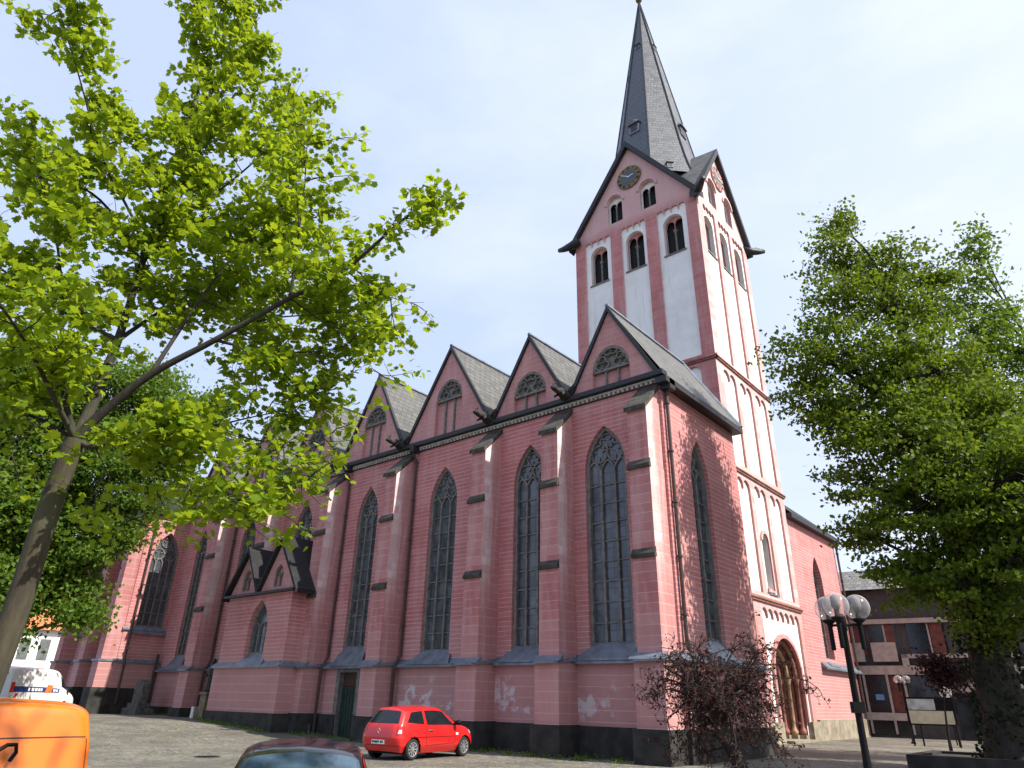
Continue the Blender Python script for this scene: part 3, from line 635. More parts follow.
spire_dormer(6, 42.2); spire_dormer(0, 42.2); spire_dormer(6, 53.2, .55); spire_dormer(0, 53.2, .55); spire_dormer(4, 42.2); spire_dormer(5, 50, .4); spire_dormer(7, 37.3, .55)
m = MB(); m.tube([(cx, cy, zt-.6), (cx, cy, zt+3)], .07, 8); f = m.build('finial_rod', M_black, sp)
m = MB(); m.lathe((cx, cy, zt+.25), [(.05, -.3)]+[(.3*math.cos(t_), .3*math.sin(t_)) for t_ in [x*math.pi/10 for x in range(-4, 5)]]+[(.05, .31)], 12); m.build('finial_ball', M_gold, sp, True)
m = MB(); m.box((cx-.5, cy-.04, zt+1.9), (cx+.5, cy+.04, zt+2.0)); m.build('finial_cross', M_black, sp)
# corner spouts of the tower
for (x, y), ang in zip(cor, (R(225), R(315), R(45), R(135))):
    ang2 = {R(225): R(180), R(45): R(45)}.get(ang, ang); g = MB(); dx, dy = math.cos(ang2), math.sin(ang2)
    g.tube([(x-dx*.9, y-dy*.9, 32.75), (x-dx*.1, y-dy*.1, 32.6), (x+dx*.45, y+dy*.45, 32.62), (x+dx*.9, y+dy*.9, 32.7)], [.34, .30, .22, .16], 8)
    for k_ in range(5): g.tube([(x+dx*(.2+.15*k_)-.05, y+dy*(.2+.15*k_), 32.75), (x+dx*(.22+.15*k_)+.05, y+dy*(.2+.15*k_)+.03, 33.0-.03*k_)], [.09, .05], 5)
    g.build('tower_spout', M_dark, church, True)

# ---------------- south aisle end, right of the tower
hS = lancet(47.7, 1.75, 4.4, 8.9, 10.7, 10)
m = MB(); face(m, PTB, [(43.2, 1.0), (52.6, 1.0), (52.6, 12.5), (43.2, 12.5)], [hS], -.05, .5); m.box((-20, 43.4, 0), (-14.6, 52.55, 12.4)); m.add([(-14.05, 52.6, 0), (-24, 52.6, 0), (-24, 52.6, 12.5), (-14.05, 52.6, 12.5)], [(0, 1, 2, 3)]); m.build('aisle_wall', M_wall, church)
window(PTB, 47.7, 1.75, 4.4, 8.9, 10.7, .5, 2, .72, None, .3, d0=-.05)
m = MB(); slope(m, PTB, 45.6, 52.9, 3.75, 3.85, .28, 3.9, 4.15, -.04); slope(m, PTB, 46.8, 48.6, 3.9, 4.0, .2, 4.35, 4.5, -.4); m.build('string_course', M_lead, church)
m = MB(); slab(m, PTB, 43.2, 52.95, 12.4, 12.68, -.2, .35); m.build('gutter', M_dark, church)
m = MB(); m.add([(-13.7, 43.2, 12.7), (-13.7, 52.95, 12.7), (-19.5, 49.5, 18), (-19.5, 43.2, 18), (-24, 52.95, 12.7), (-24, 49.5, 18), (-24, 43.2, 18)], [(0, 1, 2, 3), (1, 4, 5, 2), (2, 5, 6, 3)]); m.build('roof', M_slate_d, church)
pipe([(-13.75, 52.5, 12.4), (-13.86, 52.5, 12), (-13.86, 52.5, .1)], .075)

# ---------------- transept at the far left
XN = -47.3; PN = Pl((XN, 0, 0), (0, 1, 0)); PNN = Pl((0, 18.9, 0), (1, 0, 0)); GZ = .95
hT = lancet(20.42, 1.8, 5.1, 9.6, 11.5, 12)
m = MB(); face(m, PN, [(18.9, 3.4), (YA, 3.4), (YA, 12.6), (18.9, 12.6)], [hT], 0, .4); face(m, PNN, [(-55, 3.4), (XN, 3.4), (XN, 12.6), (-55, 12.6)], [lancet(-53.9, 1.5, 5.5, 9.6, 11.5)], 0, .4); m.build('transept_wall', M_wall, church)
window(PN, 20.42, 1.8, 5.5, 9.6, 11.5, .4, 4, .85, 5.05, .16); window(PNN, -53.9, 1.5, 5.5, 9.6, 11.5, .4, 3, .85, 5.05, .16)
m = MB(); slab(m, PN, 18.77, YA, 1.9, 3.4, -.2, .12); slab(m, PNN, -55.2, XN-.3, 1.9, 3.4, -.2, .12); m.build('lower_wall', M_low, church)
m = MB(); slab(m, PN, 18.7, YA, .3, 1.9, -.2, .2); slab(m, PNN, -55.2, XN-.3, .3, 1.9, -.2, .2); m.build('plinth', M_plinth, church)
m = MB(); slope(m, PN, 18.7, YA, 3.3, 3.4, .2, 3.42, 3.55, 0); slope(m, PNN, -55.2, XN+.2, 3.3, 3.4, .2, 3.42, 3.55, 0); slope(m, PN, 18.8, YA, 5.2, 5.28, .1, 5.3, 5.4, 0); m.build('string_course', M_lead, church)
m = MB(); slab(m, PN, 18.6, YA, 12.55, 12.8, -.1, .3); slab(m, PNN, -55.2, XN+.3, 12.55, 12.8, -.1, .3); m.build('gutter', M_dark, church)
m = MB(); m.add([(XN+.3, 18.6, 12.8), (XN+.3, 24, 12.8), (XN-3.2, 24, 16.2), (XN-3.2, 21.6, 16.2), (-55.4, 21.6, 16.2), (-55.4, 18.6, 12.8), (-55.4, 24, 16.2)], [(0, 1, 2, 3), (0, 3, 4, 5), (3, 2, 6, 4)]); m.build('transept_roof', M_slate_d, church)
for x in (-47.75, -50.6, -54.6):
    b = MB(); b.box((x-.45, 17.9, 1.9), (x+.45, 19, 3.4)); b.box((x-.40, 18.0, 3.4), (x+.40, 19, 7.6))
    b.hexa([(x-.38, 18.1, 7.6), (x+.38, 18.1, 7.6), (x+.38, 19, 7.6), (x-.38, 19, 7.6), (x-.38, 18.1, 10.8), (x+.38, 18.1, 10.8), (x+.38, 19, 12.2), (x-.38, 19, 12.2)])
    o = b.build('buttress', M_butt2, church)
    c = MB(); c.hexa([(x-.46, 17.95, 10.75), (x+.46, 17.95, 10.75), (x+.46, 18.9, 12.1), (x-.46, 18.9, 12.1), (x-.46, 17.95, 10.95), (x+.46, 17.95, 10.95), (x+.46, 18.9, 12.3), (x-.46, 18.9, 12.3)]); c.build('coping', M_drip, o)
    c = MB(); c.box((x-.52, 17.8, .3), (x+.52, 18.85, 1.92)); c.build('base', M_plinth, o)
    c = MB(); c.box((x-.5, 17.82, 3.36), (x+.5, 18.85, 3.48)); c.build('lead_flashing', M_lead, o)
pipe([(XN+.1, 19.3, 12.5), (XN+.12, 19.3, 3.7), (XN+.3, 19.3, 3.2), (XN+.3, 19.3, 1.0)])
pipe([(XN+.35, 21.2, 3.9), (XN+.35, 21.2, 1.2)], .09)

# ---------------- two-gabled annex between the buttresses
PX0, PX1, PY = -36.2, -30.35, 19.5; PP = Pl((0, PY, 0), (1, 0, 0)); PPE = Pl((PX1, 0, 0), (0, 1, 0)); 
hP = lancet(-33.0, 1.7, 3.02, 4.7, 6.05, 10)
m = MB(); ov = [(PX0, 2.95), (PX1, 2.95), (PX1, 6.35), (PX0, 6.35)]; face(m, PP, ov, [hP], 0, .4); face(m, PPE, [(PY, 2.95), (YA, 2.95), (YA, 6.35), (PY, 6.35)], ())
m.add([(PX0, PY, 2.95), (PX0, YA, 2.95), (PX0, YA, 6.35), (PX0, PY, 6.35)], [(3, 2, 1, 0)]); m.build('annex_wall', M_wall, church)
window(PP, -33.0, 1.7, 3.5, 4.7, 6.05, .4, 3, .9, 3.0, .2, rose=False)
m = MB(); m.box((PX0-.1, PY-.12, .8), (PX1+.12, YA-.15, 2.95)); m.build('lower_wall', M_low, church)
m = MB(); m.box((PX0-.2, PY-.22, -.1), (PX1+.22, YA-.16, .92)); m.build('plinth', M_plinth, church)
m = MB(); slope(m, PP, PX0-.2, PX1+.22, 2.88, 2.95, .24, 2.97, 3.15, 0); slope(m, PPE, PY-.24, YA-.16, 2.88, 2.95, .22, 2.97, 3.15, 0); m.build('string_course', M_lead, church)
m = MB(); slab(m, PP, PX0-.3, PX1+.3, 6.33, 6.45, -.05, .22); m.build('gutter', M_dark, church)
for u0, u1, za in ((PX0-.05, -33.35, 8.7), (-33.35, PX1+.05, 9.0)):
    a = (u0+u1)/2; nh = lancet(a, .8, 6.62, 7.2, 7.75, 6); m = MB(); face(m, PP, [(u0, 6.45), (u1, 6.45), (a, za)], [nh], -.02, .2); o = m.build('gable', M_gab, church)
    t = MB(); t.add([PP.p(u, z, -.2) for u, z in nh], [tuple(range(len(nh)))]); t.build('blind_panel', M_gab, o)
    t = MB(); ribbon(t, PP, [(a, 6.65), (a, 7.2)], .06, -.2, -.1); ribbon(t, PP, lancet(a, .75, 6.65, 7.2, 7.7, 6), .08, -.2, -.08, True); ribbon(t, PP, arc(a-.2, .38, 7.1, 7.35, 4), .06, -.2, -.1); ribbon(t, PP, arc(a+.2, .38, 7.1, 7.35, 4), .06, -.2, -.1); t.build('tracery', M_trac, o)
    r = MB(); ex0 = .45 if u0 < -35 else 0; ex1 = .5 if u1 > -31 else 0; k_ = (za-6.45)/((u1-u0)/2)
    L0, R0 = (u0-ex0, 6.45-ex0*.35+.12), (u1+ex1, 6.45-ex1*.35+.12)
    y0, y1 = PY-.22, YA-.02
    r.add([(L0[0], y0, L0[1]), (a, y0, za+.22), (R0[0], y0, R0[1]), (L0[0], y1, L0[1]), (a, y1, za+.22), (R0[0], y1, R0[1]), (L0[0], y0, L0[1]-.2), (a, y0, za-.06), (R0[0], y0, R0[1]-.2), (L0[0], y1, L0[1]-.2), (a, y1, za-.06), (R0[0], y1, R0[1]-.2)],
          [(0, 1, 4, 3), (1, 2, 5, 4), (6, 7, 1, 0), (7, 8, 2, 1), (0, 3, 9, 6), (2, 8, 11, 5), (6, 9, 10, 7), (7, 10, 11, 8)])
    r.build('annex_roof', M_slate_d, church)

# ------------------------------------------------------------------ vehicles
class Skin:
    """smooth body surface through stations; u runs rear to front, v from the sill over the roof edge to the roof centre"""
    def __init__(s, st): s.P = np.array(st, float); s.nu, s.nv = s.P.shape[:2]
    def cr(s, A, t, k=.55):
        n = len(A); i = min(int(t), n-2); f = t-i; p0, p1, p2, p3 = A[max(i-1, 0)], A[i], A[i+1], A[min(i+2, n-1)]
        m1 = (p2-p0)*.5*k+(p2-p1)*(1-k)*.7; m2 = (p3-p1)*.5*k+(p2-p1)*(1-k)*.7
        return (2*f**3-3*f**2+1)*p1+(f**3-2*f**2+f)*m1+(-2*f**3+3*f**2)*p2+(f**3-f**2)*m2
    def at(s, u, v, side=1):
        p = s.cr(np.array([s.cr(s.P[i], v) for i in range(s.nu)]) if False else s.cr(s.P.transpose(1, 0, 2), v), u)
        return Vector((p[0], p[1]*side, p[2]))
    def patch(s, mb, quad, off=.006, side=1, nu=7, nv=5):
        k = len(mb.v); (a, b), (c, d), (e, f), (g, h) = quad
        for i in range(nu+1):
            for j in range(nv+1):
                x, y = i/nu, j/nv
                u = (a*(1-x)+c*x)*(1-y)+(g*(1-x)+e*x)*y; v = (b*(1-x)+d*x)*(1-y)+(h*(1-x)+f*x)*y
                p = s.at(u, v, 1); du = s.at(min(u+.02, s.nu-1), v)-s.at(max(u-.02, 0), v); dv = s.at(u, min(v+.02, s.nv-1))-s.at(u, max(v-.02, 0))
                n = dv.cross(du); n = n.normalized() if n.length > 1e-9 else Vector((0, 0, 1))
                if n.y*p.y+n.z*max(p.z-.6, .01)+n.x*(p.x-2)*.2 < 0: n = -n
                p = p+n*off; mb.v.append((p.x, p.y*side, p.z))
        for i in range(nu):
            for j in range(nv): q = (k+i*(nv+1)+j, k+(i+1)*(nv+1)+j, k+(i+1)*(nv+1)+j+1, k+i*(nv+1)+j+1); mb.f.append(q if side > 0 else q[::-1])
    def body(s, wheels, wr, mu=10, mv=5):
        mb = MB(); U = (s.nu-1)*mu; V = (s.nv-1)*mv
        for side in (1, -1):
            k = len(mb.v)
            for i in range(U+1):
                for j in range(V+1): mb.v.append(tuple(s.at(i/mu, j/mv, side)))
            for i in range(U):
                for j in range(V):
                    q = [k+i*(V+1)+j, k+(i+1)*(V+1)+j, k+(i+1)*(V+1)+j+1, k+i*(V+1)+j+1]
                    c = sum((Vector(mb.v[x]) for x in q), Vector())/4
                    if any(math.hypot(c.x-wx, c.z-wr) < wr*1.13 for wx in wheels) and c.z < wr*2.4 and abs(c.y) > .45: continue
                    mb.f.append(tuple(q if side > 0 else q[::-1]))
        return mb
def wheel(root, x, y, r, sd, spokes=10, w_=.19):
    t = MB(); n = 28; c = Vector((x, y, r)); prof = [(r*.66, -.0), (r*.70, .02), (r*.93, .02), (r, -.025), (r, -w_+.02), (r*.9, -w_)]
    k = 0
    for rr, dd in prof:
        for j in range(n): a = 2*math.pi*j/n; t.v.append((x+rr*math.cos(a), y+sd*dd, r+rr*math.sin(a)))
    for i in range(len(prof)-1):
        for j in range(n): t.f.append((i*n+j, i*n+(j+1) % n, (i+1)*n+(j+1) % n, (i+1)*n+j))
    o = t.build('wheel', M_tyre, root, True)
    m = MB()
    for j in range(spokes):
        a = 2*math.pi*j/spokes; e = .55*math.pi/spokes
        q = lambda rr, aa, dd: (x+rr*math.cos(aa), y+sd*dd, r+rr*math.sin(aa))
        m.add([q(r*.12, a-e*2, .0), q(r*.12, a+e*2, .0), q(r*.63, a+e*.75, .012), q(r*.63, a-e*.75, .012)], [(0, 1, 2, 3)])
    kk = len(m.v)
    for rr, dd in ((r*.60, -.03), (r*.62, .018), (r*.685, .022)):
        for j in range(n): a = 2*math.pi*j/n; m.v.append((x+rr*math.cos(a), y+sd*dd, r+rr*math.sin(a)))
    for i in range(2):
        for j in range(n): m.f.append((kk+i*n+j, kk+i*n+(j+1) % n, kk+(i+1)*n+(j+1) % n, kk+(i+1)*n+j))
    m.add([(x+r*.16*math.cos(2*math.pi*j/12), y+sd*.015, r+r*.16*math.sin(2*math.pi*j/12)) for j in range(12)], [tuple(range(12))])
    m.build('rim', M_alloy, o)
    m = MB(); m.add([(x+r*.64*math.cos(2*math.pi*j/n), y-sd*.05, r+r*.64*math.sin(2*math.pi*j/n)) for j in range(n)], [tuple(range(n))]); m.build('brake_disc', M_black, o)
    a0 = MB(); rr = r*1.13; N_ = 16
    for j in range(N_+1):
        a = math.pi*(-.08+1.16*j/N_)
        for dd in (.035, -.42): a0.v.append((x+rr*math.cos(a), y+sd*dd, r+rr*math.sin(a)))
    for j in range(N_): a0.f.append((2*j, 2*j+1, 2*j+3, 2*j+2))
    kk = len(a0.v)
    for j in range(N_+1): a = math.pi*(-.08+1.16*j/N_); a0.v.append((x+rr*math.cos(a), y-sd*.42, r+rr*math.sin(a)))
    a0.f.append(tuple(range(kk, kk+N_+1)))
    a0.build('wheel_arch', M_black, root)
HATCH = [
 [(.12,0,.24),(.04,0,.40),(.00,0,.62),(.06,0,.95),(.36,0,1.40),(.46,0,1.455),(.6,0,1.475)],
 [(.12,.46,.24),(.05,.52,.40),(.015,.55,.62),(.08,.52,.95),(.39,.40,1.39),(.50,.25,1.45),(.62,0,1.475)],
 [(.24,.69,.22),(.17,.765,.40),(.14,.785,.62),(.22,.735,.95),(.50,.56,1.36),(.60,.32,1.445),(.72,0,1.48)],
 [(.75,.72,.20),(.75,.825,.38),(.75,.85,.62),(.75,.805,.95),(.86,.60,1.395),(.9,.34,1.475),(.95,0,1.495)],
 [(1.6,.72,.18),(1.6,.825,.38),(1.6,.85,.62),(1.6,.815,.93),(1.6,.605,1.425),(1.6,.34,1.495),(1.6,0,1.51)],
 [(2.35,.72,.18),(2.35,.825,.38),(2.35,.845,.62),(2.35,.805,.925),(2.22,.575,1.385),(2.2,.33,1.45),(2.18,0,1.468)],
 [(3.0,.72,.20),(3.0,.825,.38),(3.0,.84,.62),(3.0,.775,.915),(2.98,.68,.965),(3.07,.40,1.0),(3.10,0,1.015)],
 [(3.5,.71,.20),(3.5,.81,.38),(3.5,.82,.60),(3.45,.735,.85),(3.45,.58,.905),(3.5,.3,.935),(3.52,0,.945)],
 [(3.78,.64,.22),(3.84,.66,.38),(3.86,.64,.56),(3.80,.59,.74),(3.74,.46,.79),(3.78,.25,.815),(3.80,0,.825)],
 [(3.9,0,.22),(3.98,0,.38),(3.99,0,.54),(3.94,0,.68),(3.9,0,.76),(3.88,0,.79),(3.86,0,.805)]]
def hatchback(name, loc, rz, label, cat, body_mat, door_line=True, sc=(1, 1, 1), glass=None, side_mat=None, group=None):
    root = thing(name, loc, label, cat, group, rz); root.scale = sc
    sk = Skin([[(x-2, y, z) for x, y, z in r] for r in HATCH]); wr = .30; wx = (-1.30, 1.26)
    bd = sk.body(wx, wr, 14, 8).build('body', body_mat, root, True)
    g = glass or M_carglass
    m = MB(); sk.patch(m, [(0, 3.15), (1.55, 3.15), (1.5, 3.88), (0, 3.92)], .006, 1); sk.patch(m, [(0, 3.15), (1.55, 3.15), (1.5, 3.88), (0, 3.92)], .006, -1); m.build('rear_window', M_carglass, root, True)
    m = MB()
    for sd in (1, -1): sk.patch(m, [(5.10, 6), (5.92, 6), (5.90, 4.05), (5.10, 4.12)], .006, sd, 8, 8)
    m.build('windscreen', g, root, True)
    for sd in (1, -1):
        m = MB(); sk.patch(m, [(2.42, 3.22), (3.52, 3.10), (3.48, 3.86), (2.65, 3.80)], .006, sd); m.build('quarter_window', M_carglass, root, True)
        m = MB(); sk.patch(m, [(3.66, 3.08), (5.62, 3.08), (5.05, 3.86), (3.60, 3.87)], .006, sd, 10); o = m.build('side_window', M_carglass, root, True)
        # door: shut lines and handle
        m = MB()
        for q in ([(3.60, 1.0), (3.62, 1.0), (3.62, 3.05), (3.60, 3.05)], [(5.55, 1.2), (5.57, 1.2), (5.72, 3.0), (5.70, 3.0)], [(3.60, 1.0), (5.55, 1.2), (5.55, 1.26), (3.60, 1.06)], [(2.6, 1.98), (5.6, 1.98), (5.6, 2.05), (2.6, 2.05)]): sk.patch(m, q, .003, sd, 10, 6)
        m.build('door_seam', M_dred if body_mat is M_red else M_black, root)
        p = sk.at(3.86, 2.62); m = MB(); m.tube([(p.x-.10, sd*(p.y+.005), p.z), (p.x-.06, sd*(p.y+.035), p.z+.005), (p.x+.06, sd*(p.y+.035), p.z+.005), (p.x+.10, sd*(p.y+.005), p.z)], .016, 6); m.build('door_handle', M_chrome, root)
        p = sk.at(5.55, 3.02); m = MB(); m.tube([(p.x, sd*(p.y-.02), p.z+.05), (p.x+.02, sd*(p.y+.08), p.z+.09), (p.x+.01, sd*(p.y+.20), p.z+.10), (p.x+.01, sd*(p.y+.24), p.z+.10)], [.03, .07, .085, .03], 8); m.build('wing_mirror', M_black, root, True)
        m = MB(); sk.patch(m, [(1.45, 2.30), (2.28, 2.30), (2.25, 2.92), (1.62, 2.95)], .01, sd); tl = m.build('tail_lamp', M_lampred, root, True)
        m = MB(); sk.patch(m, [(1.62, 2.36), (2.05, 2.36), (2.03, 2.66), (1.72, 2.66)], .014, sd); m.build('lens', M_lampclear, tl, True)
        m = MB(); sk.patch(m, [(7.25, 2.55), (8.2, 2.3), (8.15, 3.0), (7.45, 3.25)], .008, sd); m.build('headlight', M_lampclear, root, True)
        m = MB(); sk.patch(m, [(5.62, 2.15), (5.80, 2.15), (5.80, 2.35), (5.62, 2.35)], .006, sd, 2, 2); m.build('side_badge', M_pap, root)
        for x in wx: wheel(root, x, sd*.80, wr, sd)
    m = MB(); p = sk.at(0, 1.35); m.hexa([(p.x-.03, -.26, .44), (p.x-.03, .26, .44), (p.x+.05, .26, .44), (p.x+.05, -.26, .44), (p.x-.02, -.26, .555), (p.x-.02, .26, .555), (p.x+.05, .26, .555), (p.x+.05, -.26, .555)]); pl_ = m.build('number_plate', M_plate, root)
    m = MB()
    for i in range(7): yy = -.2+i*.058+(.04 if i > 1 else 0); m.box((p.x-.036, yy, .47), (p.x-.028, yy+.035, .53))
    m.build('plate_characters', M_black, pl_)
    m = MB(); c = sk.at(0, 2.55); P4 = [(0, .075), (.055, 0), (0, -.075), (-.055, 0)]
    for i in range(4): a, b = P4[i], P4[(i+1) % 4]; m.tube([(c.x-.01, a[0], c.z+a[1]), (c.x-.01, b[0], c.z+b[1])], .014, 6)
    m.build('emblem', M_chrome, root)
    m = MB(); sk.patch(m, [(0, .95), (1.9, .95), (1.9, 1.05), (0, 1.05)], .004, 1, 10, 2); sk.patch(m, [(0, .95), (1.9, .95), (1.9, 1.05), (0, 1.05)], .004, -1, 10, 2); m.build('bumper_seam', M_dred if body_mat is M_red else M_black, root)
    m = MB(); m.box((-1.7, -.62, .17), (1.75, .62, .5)); m.build('underbody', M_black, root)
    m = MB(); m.tube([(-1.28, 0, 1.49), (-1.42, 0, 1.62)], .006, 5); m.build('aerial', M_black, root)
    return root
hatchback('hatchback_car', (-17.7, 16.75, 0), R(96), 'bright red three door hatchback parked nose in beside the green church door', 'car', M_red, sc=(.965, .97, .96))
hatchback('dark_car', (-5.45, 3.83, 0), R(-36), 'dark glossy car in the foreground showing only its roof and blue grey windscreen', 'car', M_dred, sc=(.95, .80, .848), glass=M_wind)

def boxvan(st, name, loc, rz, label, cat, mat, wx, wr, yw):
    root = thing(name, loc, label, cat, None, rz); sk = Skin(st); sk.body(wx, wr, 8, 5).build('body', mat, root, True)
    for sd in (1, -1):
        for x in wx: wheel(root, x, sd*yw, wr, sd, 6)
    m = MB(); m.box((wx[0]-.4, -yw+.2, wr*.55), (wx[1]+.4, yw-.2, wr*1.5)); m.build('underbody', M_black, root)
    return root, sk
# orange car-van, its tail towards us (x = 0 at the tail, nose at +x)
OV = [
 [(.10,0,.30),(.03,0,.44),(.0,0,.80),(.05,0,1.14),(.10,0,1.46),(.16,0,1.52),(.26,0,1.545)],
 [(.10,.5,.30),(.04,.55,.44),(.01,.57,.80),(.06,.56,1.14),(.11,.52,1.45),(.18,.40,1.51),(.28,0,1.545)],
 [(.14,.74,.30),(.08,.79,.44),(.06,.81,.80),(.11,.79,1.14),(.17,.735,1.43),(.26,.6,1.505),(.36,0,1.55)],
 [(.32,.78,.28),(.30,.845,.44),(.30,.86,.80),(.32,.845,1.14),(.36,.77,1.46),(.42,.6,1.53),(.5,0,1.56)],
 [(1.4,.78,.24),(1.4,.845,.44),(1.4,.86,.80),(1.4,.84,1.10),(1.4,.76,1.48),(1.4,.5,1.55),(1.4,0,1.57)],
 [(2.2,.78,.24),(2.2,.845,.44),(2.2,.86,.78),(2.25,.83,1.04),(2.1,.72,1.44),(2.1,.45,1.51),(2.1,0,1.53)],
 [(2.85,.78,.24),(2.85,.84,.44),(2.85,.85,.72),(2.85,.80,.96),(2.85,.72,1.0),(2.9,.4,1.03),(2.92,0,1.04)],
 [(3.3,.74,.24),(3.35,.79,.42),(3.36,.78,.64),(3.3,.7,.82),(3.28,.55,.86),(3.3,.3,.88),(3.32,0,.885)],
 [(3.5,0,.24),(3.58,0,.42),(3.58,0,.60),(3.52,0,.76),(3.46,0,.82),(3.44,0,.84),(3.42,0,.85)]]
orv, sk = boxvan(OV, 'orange_van', (-7.75, 2.36, 0), R(180+8), 'bright orange van seen from behind with leaf shadows on its tailgate', 'van', M_orange, (.72, 2.75), .29, .80)
m = MB()
for sd in (1, -1):
    for q in ([(0, 3.28), (1.72, 3.28), (1.72, 3.31), (0, 3.31)], [(1.72, .9), (1.76, .9), (1.80, 3.2), (1.76, 3.28)], [(1.70, 3.31), (1.72, 3.28), (1.80, 3.16), (1.76, 3.2)], [(0, .9), (1.72, .9), (1.72, .94), (0, .94)]): sk.patch(m, q, .004, sd, 8, 5)
m.build('tailgate_seam', M_wood, orv)
m = MB(); m.tube([(-.01, .16, 1.06), (-.05, .10, 1.14), (-.05, .02, 1.19), (-.05, -.05, 1.19), (-.04, -.07, 1.13), (-.01, -.05, 1.06)], .018, 6); m.build('tailgate_handle', M_black, orv)
for sd in (1, -1):
    m = MB(); sk.patch(m, [(1.80, 1.6), (2.25, 1.6), (2.25, 2.4), (1.80, 2.4)], .006, sd); m.build('tail_lamp', M_lampred, orv)
    m = MB(); sk.patch(m, [(4.05, 3.1), (5.6, 3.1), (5.05, 3.85), (4.05, 3.85)], .006, sd); m.build('side_window', M_carglass, orv)
m = MB()
for sd in (1, -1): sk.patch(m, [(5.1, 6), (5.9, 6), (5.9, 4.08), (5.1, 4.12)], .006, sd)
m.build('windscreen', M_carglass, orv)
# white delivery van far left
WV = [
 [(.05,0,.40),(.0,0,.6),(.0,0,1.2),(.0,0,1.75),(.04,0,2.35),(.10,0,2.52),(.25,0,2.60)],
 [(.05,.6,.40),(.0,.66,.6),(.0,.68,1.2),(.0,.66,1.75),(.05,.62,2.35),(.12,.5,2.5),(.28,0,2.60)],
 [(.14,.9,.40),(.08,.95,.6),(.06,.97,1.2),(.07,.95,1.75),(.12,.86,2.33),(.2,.7,2.5),(.36,0,2.61)],
 [(.4,.92,.36),(.4,.98,.6),(.4,1.0,1.2),(.4,.98,1.75),(.4,.90,2.36),(.45,.7,2.53),(.5,0,2.62)],
 [(2.2,.92,.36),(2.2,.98,.6),(2.2,1.0,1.2),(2.2,.98,1.75),(2.2,.9,2.36),(2.2,.7,2.53),(2.2,0,2.62)],
 [(3.9,.92,.36),(3.9,.98,.6),(3.9,1.0,1.2),(3.95,.96,1.62),(3.75,.86,2.30),(3.7,.66,2.46),(3.65,0,2.54)],
 [(4.85,.92,.36),(4.85,.98,.6),(4.85,.99,1.05),(4.8,.93,1.28),(4.7,.82,1.36),(4.75,.5,1.42),(4.78,0,1.44)],
 [(5.35,.86,.36),(5.42,.90,.6),(5.42,.86,.9),(5.32,.78,1.1),(5.26,.6,1.16),(5.28,.3,1.2),(5.30,0,1.21)],
 [(5.5,0,.36),(5.58,0,.6),(5.57,0,.85),(5.48,0,1.02),(5.42,0,1.1),(5.40,0,1.14),(5.38,0,1.15)]]
wv, sk = boxvan(WV, 'delivery_van', (-42.6, 11.65, .5), R(122), 'white high roofed delivery van with blue and red stripes along its side', 'van', M_vwhite, (.95, 4.5), .36, .93)
wv.scale = (.86, .9, .86)
SD = -1
def dec(q, mat, nm, off=.008):
    m = MB(); sk.patch(m, q, off, SD, 10, 4); return m.build(nm, mat, wv)
b_ = dec([(2.9, 2.1), (4.95, 2.1), (4.95, 2.62), (2.9, 2.62)], M_blue, 'blue_stripe')
dec([(2.05, 2.05), (2.9, 2.05), (2.9, 3.0), (2.05, 3.0)], M_redband, 'red_panel'); dec([(4.28, 2.05), (4.55, 2.05), (4.6, 2.9), (4.36, 2.9)], M_orband, 'orange_panel', .012)
for a, b in ((3.55, 3.62), (3.68, 3.78), (3.82, 3.92), (3.96, 4.06), (4.09, 4.16), (4.63, 4.74), (4.77, 4.86)): dec([(a, 2.22), (b, 2.22), (b, 2.5), (a, 2.5)], M_pap, 'lettering', .014)
dec([(3.0, 1.25), (3.12, 1.25), (3.2, 1.95), (3.08, 1.95)], M_redband, 'red_tab')
dec([(5.05, 2.95), (5.72, 2.9), (5.45, 3.82), (5.05, 3.86)], M_carglass, 'side_window')
m = MB()
for sd in (1, -1): sk.patch(m, [(5.1, 6), (5.92, 6), (5.9, 4.1), (5.1, 4.1)], .006, sd)
m.build('windscreen', M_carglass, wv)
p = sk.at(5.7, 2.9); m = MB(); m.tube([(p.x-.05, -p.y, p.z-.05), (p.x-.02, -p.y-.16, p.z), (p.x-.02, -p.y-.2, p.z+.18)], [.03, .08, .10], 6); m.build('wing_mirror', M_black, wv)

